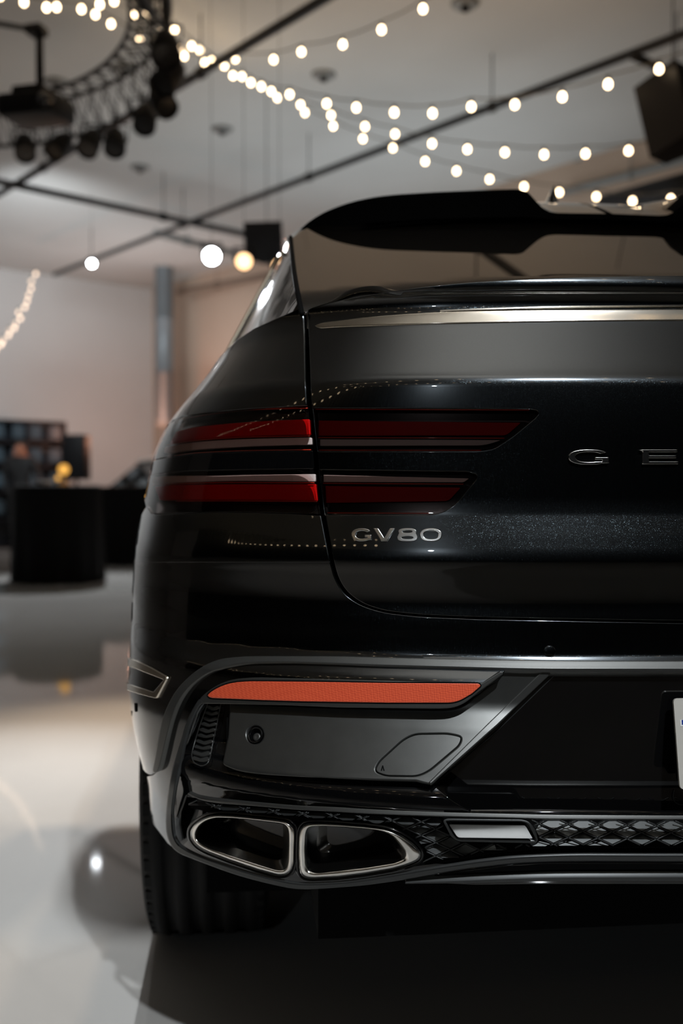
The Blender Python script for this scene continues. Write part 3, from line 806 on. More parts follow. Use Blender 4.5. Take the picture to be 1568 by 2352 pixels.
EX2_I = [(706, 1904, BIG), (716, 1899, BIG), (745, 1898), (790, 1900), (839, 1904), (872, 1908, BIG), (899, 1918, BIG), (917, 1938, BIG), (931, 1958, BIG), (929, 1973, BIG), (903, 1982), (839, 1992), (776, 1999), (726, 2004, BIG), (709, 1999, BIG), (702, 1986, BIG), (701, 1955), (702, 1920, BIG)]
def resamp(l, n, c):
    q = rpoly(l, 0, 1.5)
    d = np.r_[0, np.cumsum(np.linalg.norm(np.roll(q, -1, 0)-q, axis=1))]
    # start at the leftmost-upper direction from the centre, run clockwise
    a = np.arctan2(q[:, 1]-c[1], q[:, 0]-c[0]); s = int(np.argmin(np.abs(a+math.pi*.75)))
    q = np.roll(q, -s, 0)
    if area(q) < 0: q = np.r_[q[:1], q[1:][::-1]]
    qq = np.r_[q, q[:1]]
    d = np.r_[0, np.cumsum(np.linalg.norm(np.diff(qq, axis=0), axis=1))]
    t = np.linspace(0, d[-1], n+1)[:-1]
    return np.stack([np.interp(t, d, qq[:, 0]), np.interp(t, d, qq[:, 1])], 1)
def exhaust(O, I):
    c = np.mean([p[:2] for p in O], axis=0); n = 110
    o = resamp(O, n, c); i = resamp(I, n, c)
    rings = [(o+(o-i)*.15, -.035), (o+(o-i)*.05, -.006), (o, .000), (o*.75+i*.25, .004), (o*.5+i*.5, .0055), (o*.25+i*.75, .004), (i, .000)]
    V = []
    for q, f in rings: V.append(LIP.cast(q[:, 0], q[:, 1], f))
    base = LIP.cast(i[:, 0], i[:, 1], 0.0); cc = base.mean(0)
    for k, dy in ((.985, .010), (.95, .022), (.93, .03)):
        V.append(cc+(base-cc)*k+np.array([0, dy, 0]))
    V = np.concatenate(V); m = len(rings)+3
    F = [[a*n+k, (a+1)*n+k, (a+1)*n+(k+1) % n, a*n+(k+1) % n] for a in range(m-1) for k in range(n)]
    tip = mk('exhaust_tip', V, F, chrome, car)
    b0 = cc+(base-cc)*.93+np.array([0, .03, 0]); b1 = cc+(base-cc)*.86+np.array([0, .16, 0])
    V2 = np.concatenate([b0, b1]); F2 = [[k, n+k, n+(k+1) % n, (k+1) % n] for k in range(n)]+[[n+k for k in range(n)][::-1]]
    liner = mk('exhaust_liner', V2, F2, lamp_black, tip, smooth=False)
    t2 = mirror_copy(tip); mirror_copy(liner)
    # gloss bezel round the tip
    b = offset_poly(o, -9); Vb = []
    for q, f in ((b, -.016), (offset_poly(o, -7), -.010), (offset_poly(o, -3.5), -.010), (offset_poly(o, -1.5), -.02)):
        Vb.append(LIP.cast(q[:, 0], q[:, 1], f))
    Fb = [[a*n+k, (a+1)*n+k, (a+1)*n+(k+1) % n, a*n+(k+1) % n] for a in range(3) for k in range(n)]
    bz = mk('exhaust_bezel', np.concatenate(Vb), Fb, gloss, car); mirror_copy(bz)
    return o
eo1 = exhaust(EX1_O, EX1_I); eo2 = exhaust(EX2_O, EX2_I)

# ---- reverse lamp -------------------------------------------------------------------
REV_O = [(1016, 1884, 8), (1026, 1880, 8), (1200, 1882, 10), (1217, 1888, 10), (1236, 1929, 8), (1231, 1937, 6), (1052, 1933, 8), (1037, 1924, 12)]
REV_W = [(1031, 1894, 3), (1206, 1896, 4), (1223, 1926, 3), (1051, 1924, 6)]
rev = panel('reverse_lamp', REV_O, LIP, satin3, car, off=.001, mirror='copy', thick=.02, bev=.002, bev_px=2.0, grid=8, holes=[shrink(REV_O, 5)])
panel('lamp_bowl', shrink(REV_O, 4), LIP, lamp_black, rev, off=-.014, mirror='copy')
panel('reverse_bulb_bar', REV_W, REVS, revlamp, rev, off=0, mirror='copy', thick=.004)
panel('lens', shrink(REV_O, 4.5), REVS, clear, rev, off=.002, mirror='copy', thick=.002)

# ---- diamond grille -----------------------------------------------------------------
GY0 = pchip([400, 525, 592, 660, 728, 796, 863, 933, 1273, 1540, 2050], [1845, 1856, 1861, 1866, 1872, 1877, 1882, 1887, 1892, 1897, 1899])
GTOP = pchip([p[0] for p in LT_B], [p[1]+3 for p in LT_B])
GBOT = pchip([430, 470, 525, 592, 660, 728, 796, 863, 905, 925, 930, 1000, 1063, 1120, 1180, 1260, 1568, 2050], [1846, 1853, 1862, 1868, 1874, 1880, 1885, 1893, 1912, 1940, 1984, 1977, 1966, 1955, 1948, 1944, 1942, 1942])
ex_block = [offset_poly(resamp(EX1_O, 60, np.mean([p[:2] for p in EX1_O], axis=0)), -9), offset_poly(resamp(EX2_O, 60, np.mean([p[:2] for p in EX2_O], axis=0)), -13), np.array(shrink(REV_O, -3))]
def blocked(q):
    q = np.atleast_2d(q)
    r = np.zeros(len(q), bool)
    for b in ex_block: r |= inside(b, q)
    r |= q[:, 1] < GTOP(q[:, 0]); r |= q[:, 1] > GBOT(q[:, 0])
    return r
cell_m = pbr('charcoal_grille_cell', (0.085, 0.09, 0.09), 0.34, 0.8)
grille = panel('diamond_grille', [(430, 1838), (480, 1843), (600, 1854), (840, 1868), (1254, 1880), (2050, 1882), (2050, 1946), (1254, 1948), (1120, 1962), (1000, 1984), (935, 1992), (915, 1960), (900, 1930), (860, 1900), (700, 1888), (560, 1872), (480, 1866), (440, 1856)], GRS, matte, car, off=-.026, mirror='span', thick=.004, grid=12)
web = []
for r in range(-1, 7):
    for k in range(-8, 13):
        x = 933+67.6*k+(33.8 if r % 2 else 0)
        if x < 440 or x > 1830: continue
        y = float(GY0(x))+15.6*r
        c = np.array([x, y])
        for dx, dy in ((33.8, 0), (-33.8, 0)):
            for sgn in (-1, 1):
                a = c+np.array([dx, 0]); b = c+np.array([0, 15.6*sgn])
                L = np.array([a+(b-a)*t for t in np.linspace(0, 1, 9)])
                ok = ~blocked(L)
                run = L[ok]
                if ok.sum() >= 3 and x < 1800:
                    P = GRS.cast(run[:, 0], run[:, 1], -.004)
                    if P[:, 0].max() < 0: web.append(tube_geo(P, .0010, 4))
        if blocked(c)[0]: continue
        corners = [c+np.array(d) for d in ((0, -12.2), (26.5, 0), (0, 12.2), (-26.5, 0))]
        pts = []
        for i, q in enumerate(corners):
            q = q.copy()
            if i in (0, 2):
                if blocked(q)[0]:
                    lim = float(GTOP(x))+1 if i == 0 else float(GBOT(x))-1
                    if (i == 0 and lim > q[1]) or (i == 2 and lim < q[1]):
                        t = (lim-y)/(q[1]-y)
                        pts += [c+np.array([-(1-t)*26.5*(1 if i == 2 else 1), lim-y])*np.array([1 if i == 0 else -1, 1]), c+np.array([(1-t)*26.5, lim-y])*np.array([1 if i == 0 else -1, 1])]
                        continue
            for _ in range(12):
                if not blocked(q)[0]: break
                q = c+(q-c)*.85
            pts.append(q)
        Q = np.array(pts)
        if abs(area(Q)) < 110: continue
        V = []
        rel = (Q[:, 1]-y)/12.2
        for q, rr in zip(Q, rel):
            V.append(GRS.cast(np.array([q[0]]), np.array([q[1]]), -.0095+.0055*rr)[0])
        V = np.array(V)
        if V[:, 0].max() > -0.004: continue
        B = V+np.array([0, .010, 0]); cen = B.mean(0); B = cen+(B-cen)*1.06; m = len(V)
        F = [list(range(m))]+[[i, m+i, m+(i+1) % m, (i+1) % m] for i in range(m)]
        n = np.cross(V[1]-V[0], V[2]-V[0])
        if n[1] > 0: F = [f[::-1] for f in F]
        o = mk('diamond_cell', np.r_[V, B], F, cell_m, grille, smooth=False)
        mirror_copy(o, grille)
Vw, Fw = join_geo(web)
Vw2 = Vw*np.array([-1, 1, 1])
mk('grille_web', np.r_[Vw, Vw2], Fw+[[i+len(Vw) for i in f[::-1]] for f in Fw], satin3, grille)['kind'] = 'stuff'

# ---- number plate -------------------------------------------------------------------
p_tl = np.array([-.1525, -.028, .731]); p_bl = np.array([-.1525, -.053, .607])
dn = p_bl-p_tl; H = np.linalg.norm(dn); dn = dn/H; ax = np.array([1.0, 0, 0]); nn = np.cross(ax, dn); nn = nn if nn[1] < 0 else -nn
def plate_quad(x0, x1, h0, h1, off, th, rad=0.0, k=5):
    pts = []
    for (cx, ch, a0) in ((x0+rad, h0+rad, 180), (x1-rad, h0+rad, 270), (x1-rad, h1-rad, 0), (x0+rad, h1-rad, 90)):
        for a in (np.linspace(a0, a0+90, k) if rad > 0 else [a0]):
            t = math.radians(a); pts.append((cx+rad*math.cos(t), ch+rad*math.sin(t)))
    A = np.array([p_tl+ax*x+dn*h+nn*off for x, h in pts]); B = A-nn*th; m = len(A)
    F = [list(range(m)), [m+i for i in range(m)][::-1]]+[[i, m+i, m+(i+1) % m, (i+1) % m] for i in range(m)]
    return np.r_[A, B], F
V, F = plate_quad(0, .305, 0, H, .004, .004, .006)
plate = mk('number_plate', V, F, plate_m, car, smooth=False); plate['label'] = 'pale number plate'
V, F = plate_quad(.01, .295, .008, H-.008, 0, .03, .004); mk('plate_bracket', V, F, matte, plate, smooth=False)
V, F = plate_quad(.0075, .12, .0305, .0395, .0046, .001); mk('plate_print', V, F, white_m, plate, smooth=False)
V, F = plate_quad(.0095, .12, .0305, .0370, .0052, .001); mk('plate_print', V, F, blue_m, plate, smooth=False)

# ---- chrome inlay on the bumper corner --------------------------------------------------
panel('side_inlay', [(303, 1530), (342, 1545), (380, 1559), (357, 1600), (324, 1592), (290, 1580)], BODY, gloss, car, off=.0014, mirror='copy', thick=.003, grid=6)
panel('side_inlay_trim', [(292, 1511), (312, 1518), (345, 1534), (382, 1555, 3), (382, 1560, 2), (358, 1604, 3), (326, 1596), (288, 1584), (286, 1568), (312, 1577), (352, 1590, 3), (376, 1561, 3), (342, 1548), (305, 1533), (294, 1530)], BODY, chrome2, car, off=.004, mirror='copy', thick=.006, grid=6, bev=.001, bev_px=1)
panel('corner_slot', [(308, 1614, 2), (312, 1616, 2), (312, 1636, 2), (309, 1634, 2)], BODY, matte, car, off=.001, mirror='copy', thick=.002, bev=.0001, bev_px=.2)
# ---- diffuser below the lip ---------------------------------------------------------------
panel('diffuser', [(930, 2024), (1063, 2000), (1180, 1986), (1254, 1982), (2050, 1982), (2050, 2030), (1254, 2030), (1090, 2032)], LIP, gloss, car, off=-.012, mirror='span', thick=.01, grid=12)
panel('diffuser_trim', band([(930, 2028), (1090, 2022), (1254, 2016), (1568, 2015), (2050, 2015)], [(930, 2030), (1090, 2028), (1254, 2023.5), (1568, 2023), (2050, 2023)], 1), LIP, satin3, car, off=.002, mirror='span', thick=.02, bev=.001, bev_px=1, grid=6)
V, F = box_geo((0, 2.3, .40), (1.30, 4.3, .16)); mk('underbody', V, F, matte, car, smooth=False)

# ---- flanks, bonnet ------------------------------------------------------------------------
WS = pchip([.20, .35, .6, .9, 1.05, 1.15, 1.25, 1.40], [.90, .95, .965, .968, .945, .895, .85, .80])
ZT = pchip([.2, .5, .8, 1.2, 2.0, 3.2, 3.5, 4.3, 4.65, 4.78], [1.335, 1.325, 1.29, 1.25, 1.22, 1.2, 1.17, 1.05, .90, .72])
def tang_y(z):
    X, Y = contour(min(float(WZ(z)), float(WRAW(z))), float(YR(z)))
    px, py = proj(np.stack([X, Y, np.full_like(X, z)], 1))
    return Y[int(np.argmin(px))]
def side_x(Y, z):
    y0 = float(YR(z)); Wz = min(float(WZ(z)), float(WRAW(z))-.004)
    t = min(1.0, max(0.0, (y0+LEN-Y)/LEN))
    e = W0*max(0.0, 1-t**EXP)**(1/EXP)
    xs_ = np.linspace(0, Wz, 200); xb = float(np.interp(e, xeff(xs_, Wz), xs_))
    k = min(1, max(0, (Y-.75)/.7)); k = k*k*(3-2*k)
    tp = 1-.20*max(0, (Y-4.1)/.68)**2
    return ((1-k)*xb+k*float(WS(z)))*tp-.0015
YA = np.linspace(0, 1, 70)
zz = np.r_[np.linspace(.26, .50, 7)[:-1], np.linspace(.50, 1.0, 16)[:-1], np.linspace(1.0, 1.33, 16)]
ty = {i: tang_y(max(z, .5)) for i, z in enumerate(zz)}
V = []; idx = {}
for j, s_ in enumerate(YA):
    for i, z in enumerate(zz):
        ys = (ty[i]+.004 if .985 < z < 1.16 else ty[i]-.035) if z > .5 else .62
        Y = ys+(4.78-ys)*s_**1.25
        zt = min(z, float(ZT(Y)))
        idx[(j, i)] = len(V); V.append((-side_x(Y, max(zt, .40)), Y, zt))
V = np.array(V); nV = len(V); nz = len(zz)
V = np.r_[V, V*np.array([-1, 1, 1])]
F = []
for j in range(len(YA)-1):
    for i in range(nz-1):
        q = [idx[(j, i)], idx[(j+1, i)], idx[(j+1, i+1)], idx[(j, i+1)]]
        c = V[q].mean(0)
        if math.hypot(c[1]-.97, c[2]-.39) < .45 or math.hypot(c[1]-3.97, c[2]-.39) < .45: continue
        if c[2] < .5 and c[1] < 1.2: continue
        F.append(q[::-1]); F.append([k+nV for k in q])
    F.append([idx[(j, nz-1)], idx[(j+1, nz-1)], idx[(j+1, nz-1)]+nV, idx[(j, nz-1)]+nV])
j = len(YA)-1
for i in range(nz-1): F.append([idx[(j, i)], idx[(j, i+1)], idx[(j, i+1)]+nV, idx[(j, i)]+nV])
mk('body_shell', V, F, paint, car)
# wheel arch lips
for yc in (.97, 3.97):
    P = []
    for a in np.linspace(math.radians(32), math.radians(148), 40):
        Y = yc+.455*math.cos(a); z = .39+.455*math.sin(a)
        P.append((-(side_x(Y, z)-.004), Y, z))
    o = tube('wheel_arch_lip', P, .020, gloss, car, 8); mirror_copy(o)
# wheel-house liner
for s_ in (-1, 1):
    V, F = box_geo((s_*.69, .97, .55), (.30, .86, .62)); mk('wheel_liner', V, F, matte, car, smooth=False)

# ---- greenhouse ------------------------------------------------------------------------------
AY = pchip([.28, .33, .62, .9, 1.1, 1.4, 2.0, 2.8, 3.5], [.575, .590, .660, .696, .713, .716, .70, .66, .60])
ZRF = pchip([.28, .33, .62, .9, 1.2, 2.0, 2.6, 3.2, 3.55], [1.345, 1.375, 1.525, 1.60, 1.625, 1.63, 1.58, 1.36, 1.19])
ZRC = pchip([.66, .80, .95, 1.1, 1.6, 2.2, 2.8, 3.55], [1.60, 1.66, 1.702, 1.715, 1.722, 1.70, 1.60, 1.20])
def gx(Y, z): return float(AY(Y))-.55*(z-1.53)
def side_grid(nm, y0, y1, zf0, zf1, mat, inset=0.0, ny=24, nzz=10):
    V = []; F = []
    for j, Y in enumerate(np.linspace(y0, y1, ny)):
        a, b = zf0(Y), zf1(Y)
        for i in range(nzz):
            z = a+(b-a)*i/(nzz-1); V.append((-(gx(Y, z)-inset), Y, z))
    for j in range(ny-1):
        for i in range(nzz-1):
            F.append([j*nzz+i, j*nzz+i+1, (j+1)*nzz+i+1, (j+1)*nzz+i])
    o = mk(nm, V, F, mat, car); mirror_copy(o)
    return o
side_grid('side_body', .26, 3.5, lambda Y: 1.10, lambda Y: float(ZRF(Y)), paint, .004, 50, 14)
side_grid('side_window', .95, 1.75, lambda Y: 1.27, lambda Y: float(ZRF(Y))-.05-.0*Y, glassmat)
side_grid('side_window', 1.80, 3.05, lambda Y: 1.24, lambda Y: float(ZRF(Y))-.05, glassmat)
def edge_line(nm, pts, r, mat, out=.004):
    P = np.array([(-(gx(Y, z)+out), Y, z) for Y, z in pts])
    o = tube(nm, P, r, mat, car, 6); mirror_copy(o)
edge_line('window_trim', [(Y, 1.255+.0*Y) for Y in np.linspace(.80, 3.0, 24)], .005, chrome2)
edge_line('window_trim', [(Y, float(ZRF(Y))-.035) for Y in np.linspace(.80, 2.9, 24)], .005, chrome2)
edge_line('window_trim', [(.80+.14*t, 1.255+(float(ZRF(.94))-.035-1.255)*t) for t in np.linspace(0, 1, 8)], .005, chrome2)
edge_line('roof_rail', [(Y, float(ZRF(Y))+.006) for Y in np.linspace(.95, 2.8, 30)], .008, chrome2, -.004)
# rear window
panel('rear_window', [(669, 548), (674, 600), (680, 650), (692, 712), (698, 717), (716, 718), (745, 708), (790, 698), (850, 687), (900, 679), (1000, 666), (1100, 657), (1250, 649), (1400, 644), (2050, 642), (2050, 470), (1600, 468), (1200, 470), (900, 480), (760, 500), (690, 530)], GLASS, glassmat, car, mirror='span', thick=.006, grid=10)
surf_line('window_seal', [(667, 545), (672, 600), (678, 645), (693, 722)], GLASS, .002, .0045, matte, car, mirror=True)
# roof
V = []; F = []; yy = np.linspace(.66, 2.35, 34); xx = np.linspace(-1, 1, 25)
for Y in yy:
    for t in xx:
        zc, zr = float(ZRC(Y)), float(ZRF(Y)); hw = gx(Y, zr)
        V.append((t*hw, Y, zr+(zc-zr)*(1-abs(t)**2.3)))
for j in range(len(yy)-1):
    for i in range(len(xx)-1): F.append([j*25+i, j*25+i+1, (j+1)*25+i+1, (j+1)*25+i])
mk('roof', V, F, paint, car)
V = []; F = []; yy = np.linspace(2.35, 3.55, 14)
for Y in yy:
    for t in xx:
        zc, zr = float(ZRC(Y)), float(ZRF(Y)); hw = gx(Y, zr)
        V.append((t*hw, Y, zr+(zc-zr)*(1-abs(t)**2.3)))
for j in range(len(yy)-1):
    for i in range(len(xx)-1): F.append([j*25+i, j*25+i+1, (j+1)*25+i+1, (j+1)*25+i])
mk('windscreen', V, F, glassmat, car)
# roof spoiler with a lower centre section
SP_T = [(668, 553, 3), (682, 535, BIG), (700, 516, BIG), (728, 496, BIG), (760, 480, BIG), (800, 467, BIG), (850, 456, BIG), (900, 450, BIG), (1000, 444), (1150, 438), (1198, 437, 8), (1212, 441, 10), (1241, 473, 6), (1258, 486, 12), (1280, 489), (1415, 491), (1800, 493)]
SP_B = [(1800, 508), (1415, 505), (1272, 504), (1200, 499), (1000, 503), (850, 513), (760, 526), (700, 542), (672, 557)]
spo = panel('roof_spoiler', SP_T+SP_B, SPOIL, matte, car, mirror='span', thick=.05, bev=.002, bev_px=1.5, grid=10)
lipq = rpoly(SP_T, 0, 8, False)
LP = SPOIL.cast(lipq[:, 0], lipq[:, 1], -.002); LP = LP[LP[:, 0] < 0]
V = []; F = []; ns = 8
for p in LP:
    e_y = 1.02; t_ = min(1, abs(p[0])/gx(e_y, float(ZRF(e_y))))
    zc, zr = float(ZRC(e_y)), float(ZRF(e_y))
    e = np.array([p[0]*1.02, e_y, zr+(zc-zr)*(1-t_**2.3)+.002])
    for k in range(ns):
        u = k/(ns-1)
        q = p+(e-p)*u
        q[2] = p[2]+(e[2]-p[2])*math.sin(u*math.pi/2)
        V.append(q)
m = len(LP)
for j in range(m-1):
    for k in range(ns-1): F.append([j*ns+k, (j+1)*ns+k, (j+1)*ns+k+1, j*ns+k+1])
V = np.array(V); nV = len(V)
F = F+[[i+nV for i in f[::-1]] for f in F]
mk('spoiler_top', np.r_[V, V*np.array([-1, 1, 1])], F, paint, spo)
# shark fin aerial
V = []; F = []; nf = 10
for j in range(nf):
    t = j/(nf-1); Y = 1.02+.17*t; h = .075*(1-t)**.8+.0; wd = .016*math.sin(math.pi*min(.98, .25+.75*t))+.003
    zb = float(ZRC(Y))-.004
    V += [(-wd, Y, zb), (-wd*.35, Y+.01, zb+h*.75), (0, Y+.012, zb+h), (wd*.35, Y+.01, zb+h*.75), (wd, Y, zb)]
for j in range(nf-1):
    for k in range(4): F.append([j*5+k, (j+1)*5+k, (j+1)*5+k+1, j*5+k+1])
F.append([0, 1, 2, 3, 4])
mk('roof_aerial', V, F, gloss, car)

# ---- mirrors -----------------------------------------------------------------------------------
for s_ in (-1, 1):
    bm = bmesh.new(); bmesh.ops.create_uvsphere(bm, u_segments=20, v_segments=12, radius=1)
    for v in bm.verts:
        x, y, z = v.co
        f = lambda a, p: math.copysign(abs(a)**p, a)
        v.co = Vector((s_*(1.00+.115*f(x, .6)), 3.16+.09*f(y, .7)+.05*x, 1.26+.085*f(z, .6)))
    bm.verts.index_update()
    V = [v.co[:] for v in bm.verts]; F = [[v.index for v in f.verts] for f in bm.faces]; bm.free()
    if s_ < 0: F = [f[::-1] for f in F]
    mm = mk('door_mirror', V, F, gloss, car)
    tube('mirror_arm', [(s_*.80, 3.2, 1.19), (s_*.88, 3.19, 1.185), (s_*.97, 3.17, 1.19)], .022, gloss, mm)

# ---- wheels ------------------------------------------------------------------------------------
def wheel(x, y, s_):
    c = np.array([x, y, .392]); R = .392; hw = .132
    prof = [(.27, -hw*.86), (.30, -hw*.98), (.335, -hw), (.365, -hw*.97), (.380, -hw*.90), (.388, -hw*.78)]
    for g in (-.55, -.18, .18, .55):
        prof += [(.3905, hw*(g-.09)), (.382, hw*(g-.07)), (.382, hw*(g+.07)), (.3905, hw*(g+.09))]
    prof += [(.388, hw*.78), (.380, hw*.90), (.365, hw*.97), (.335, hw), (.30, hw*.98), (.27, hw*.86)]
    t = lathe('wheel', prof, c, (1, 0, 0), rubber, car, 72)
    lugs = []
    for k in range(60):
        a = 2*math.pi*k/60
        for sx in (-1, 1):
            rr = .3800; R3 = Matrix.Rotation(a, 3, 'X')
            p = c+np.array([sx*hw*.78, -rr*math.sin(a), rr*math.cos(a)])
            lugs.append(box_geo(p, (.034, .024, .012), R3))
    V, F = join_geo(lugs); mk('tread', V, F, rubber, t, smooth=False)['kind'] = 'stuff'
    lathe('rim', [(.27, -.11), (.262, -.10), (.255, .0), (.262, .10), (.27, .11), (.262, .115), (.25, .10)], c, (s_, 0, 0), rim_m, t, 48)
    for k in range(5):
        a = 2*math.pi*k/5
        d = np.array([0, math.sin(a), math.cos(a)])
        V, F = tube_geo([c+np.array([s_*.10, 0, 0])+d*.03, c+np.array([s_*.105, 0, 0])+d*.26], [.032, .022], 8)
        mk('spoke', V, F, rim_m, t)
    lathe('hub', [(0.0, .118), (.045, .115), (.06, .09), (.06, .02)], c, (s_, 0, 0), rim_m, t, 20)
    return t
for y in (.97, 3.97):
    for s_ in (-1, 1): wheel(s_*.848, y, s_)

# ================================================================== THE ROOM
floor_m = pbr('pale_epoxy_floor', (0.46, 0.45, 0.43), 0.05, spec=0.5, noise=(1.1, 0.12))
ceil_m = pbr('grey_white_ceiling', (0.60, 0.60, 0.585), 0.85, noise=(0.7, 0.10))
wall_m = pbr('white_plaster_wall', (0.62, 0.62, 0.61), 0.8, noise=(0.9, 0.06))
wall_w = pbr('warm_plaster_wall', (0.55, 0.42, 0.33), 0.8, noise=(0.9, 0.06))
drape_m = pbr('black_drape', (0.006, 0.006, 0.006), 0.95, spec=0.1)
cloth_m = pbr('black_tablecloth', (0.006, 0.006, 0.0065), 0.9, spec=0.15)
pipe_m = pbr('black_steel_pipe', (0.012, 0.012, 0.012), 0.45, 0.3)
grey_m = pbr('grey_painted_metal', (0.23, 0.235, 0.23), 0.5, 0.2)
duct_m = pbr('galvanised_duct', (0.20, 0.23, 0.25), 0.45, 0.5)
dark_m = pbr('black_equipment', (0.006, 0.006, 0.007), 0.55, spec=0.2)
blueblk = pbr('navy_black_cabinet', (0.006, 0.010, 0.016), 0.45)
cable_m = pbr('grey_cable', (0.12, 0.12, 0.11), 0.7)
socket_m = pbr('bulb_socket', (0.03, 0.025, 0.02), 0.6)
bulb_m = make_emit('warm_bulb', (1.0, 0.74, 0.46), 13.0)
white_e = make_emit('white_spot_lens', (0.90, 0.95, 1.0), 40.0)
warm_e = make_emit('warm_spot_lens', (1.0, 0.60, 0.30), 3.2)
far_bulb_m = make_emit('distant_bulb', (1.0, 0.74, 0.55), 3.0)
amber_e = make_emit('amber_glow', (1.0, 0.50, 0.10), 1.1)
RM = Matrix(np.array([U2, U1, [0, 0, 1]]).T.tolist())
def rbox(name, c, s, mat, parent=None, bev=0.0, smooth=False): return box(name, c, s, mat, parent, RM, bev, smooth)
def struct(o, label=None):
    o['kind'] = 'structure'
    if label: o['label'] = label
    return o
struct(rbox('floor', room(RA/2, RB/2, -.05), (RB, RA, .10), floor_m), 'pale glossy epoxy floor')
struct(rbox('ceiling', room(RA/2, RB/2, CEIL+.05), (RB, RA, .10), ceil_m), 'grey white flat ceiling with pipes below')
struct(rbox('wall_back', room(-.1, RB/2, CEIL/2), (RB+.4, .2, CEIL), wall_m), 'pale far wall behind the tables')
struct(rbox('wall_right', room(RA/2, -.1, CEIL/2), (.2, RA, CEIL), wall_w), 'warm toned side wall beyond the duct')
struct(rbox('wall_left', room(RA/2, RB+.1, CEIL/2), (.2, RA, CEIL), wall_m), 'pale side wall out of frame')
struct(rbox('wall_front', room(RA+.1, RB/2, CEIL/2), (RB+.4, .2, CEIL), wall_m), 'wall behind the camera')
# black drapes hung along the wall behind the photographer and the right side
def drape(nm, pts, h, label):
    V = []; F = []; n = len(pts)
    for p in pts: V += [(p[0], p[1], .01), (p[0], p[1], h)]
    for i in range(n-1): F.append([2*i, 2*i+2, 2*i+3, 2*i+1])
    return tag(mk(nm, V, F, drape_m), label, 'drape')
drape('stage_drape', [room(RA-.5+.08*math.sin(b*14), b) for b in np.linspace(.2, RB-.2, 420)], 4.62, 'black pleated drape hung behind the photographer')
drape('stage_drape', [room(a, RB-.45+.08*math.sin(a*14)) for a in np.linspace(7.0, RA-.6, 380)], 4.62, 'black pleated drape hung along the wall left of the photographer')
drape('stage_drape', [room(a, .45+.08*math.sin(a*14)) for a in np.linspace(13.5, RA-.6, 300)], 4.62, 'black pleated drape hung along the right wall')

# ---- duct on the wall beyond the corner
dp = at_d(379, 1110, 17.0); duct = thing('wall_duct', 'grey metal duct running down the wall from the ceiling', 'duct', (dp[0], dp[1], 2.0))
lathe('duct_pipe', [(.155, .0), (.155, .9), (.165, .91), (.165, .95), (.155, .96), (.155, 1.8), (.165, 1.81), (.165, 1.85), (.155, 1.86), (.155, CEIL-2.0)], (0, 0, 0), (0, 0, 1), duct_m, duct, 24)
lathe('duct_foot', [(.0, -.02), (.13, -.02), (.17, .0), (.17, .09), (.13, .16)], (0, 0, 0), (0, 0, 1), grey_m, duct, 20)

# ---- ceiling pipes
def pipe(a, b, z, r, label, mat=pipe_m, ext=(0, 0), z2=None):
    A = at_z(a[0], a[1], z); B = at_z(b[0], b[1], z if z2 is None else z2)
    d = (B-A)/np.linalg.norm(B-A); A = A-d*ext[0]; B = B+d*ext[1]
    c = (A+B)/2
    t = thing('ceiling_pipe', label, 'pipe', tuple(c), 'pipe grid under the ceiling')
    tube('pipe', local(t, [A+(B-A)*k/8 for k in range(9)]), r, mat, t, 12)
    n = max(2, int(np.linalg.norm(B-A)/2.5))
    for k in range(n):
        p = A+(B-A)*(k+.5)/n
        tube('hanger_rod', local(t, [p, np.array([p[0], p[1], CEIL])]), .006, mat, t, 6)
        lathe('clamp', [(r*1.35, -.03), (r*1.35, .03)], local(t, p), d, mat, t, 12, True)
    return t
pipe((125, 630), (1568, 78), 4.25, .034, 'long black pipe crossing the ceiling from far left to upper right', ext=(0, 2.0))
pipe((20, 432), (745, -3), 4.25, .036, 'black pipe rising from far left past the truss to the top edge', ext=(.6, 3.0))
pipe((-60, 405), (575, 541), 4.18, .040, 'black cross pipe ending at the speaker above the car', ext=(2.5, .3))
pipe((1452, 127), (1590, 192), 4.22, .034, 'short black cross pipe above the right hand speaker', ext=(0, 1.5))
pipe((1290, 443), (1580, 366), 4.35, .04, 'grey conduit under the ceiling above the aerial', grey_m, ext=(0, 2.0))
pipe((395, 545), (570, 590), 4.4, .05, 'pale grey conduit behind the cross pipe', grey_m, ext=(.3, .5))
pipe((410, 671), (690, 618), 4.3, .05, 'brownish conduit high on the warm wall', pbr('brown_conduit', (.16, .11, .08), .6), ext=(0, 1))
pipe((-40, 48), (98, 72), 4.35, .02, 'thin bracket bar holding the projector pole', pipe_m, ext=(1, 0))
bm_ = at_d(1380, 474, 9.5); bm2 = at_d(1640, 405, 8.2)
tag(tube('black_beam', [bm_+(bm2-bm_)*t for t in np.linspace(0, 1, 4)], .10, dark_m, None, 10), 'thick black beam at the right behind the car roof', 'beam')

# ---- ceiling discs
for (x, y), lab in (((130, 187), 'small dark ceiling disc left of the projector pole'), ((287, 155), 'small dark ceiling disc inside the truss curve'), ((510, 295), 'faint ceiling disc in the middle of the grey ceiling'), ((743, 170), 'small dark ceiling disc between two light strings'),
                    ((322, 383), 'faint ceiling disc below the truss'), ((1068, 6), 'dark ceiling disc at the top edge'), ((1340, 371), 'faint ceiling disc under the third light string')):
    p = at_z(x, y, CEIL)
    t = thing('ceiling_disc', lab, 'ceiling fitting', tuple(p), 'round fittings in the ceiling')
    lathe('plate', [(0, -.03), (.09, -.03), (.11, -.012), (.11, 0)], (0, 0, 0), (0, 0, 1), grey_m, t, 20)
    lathe('nozzle', [(0, -.07), (.03, -.065), (.035, -.03)], (0, 0, 0), (0, 0, 1), dark_m, t, 12)

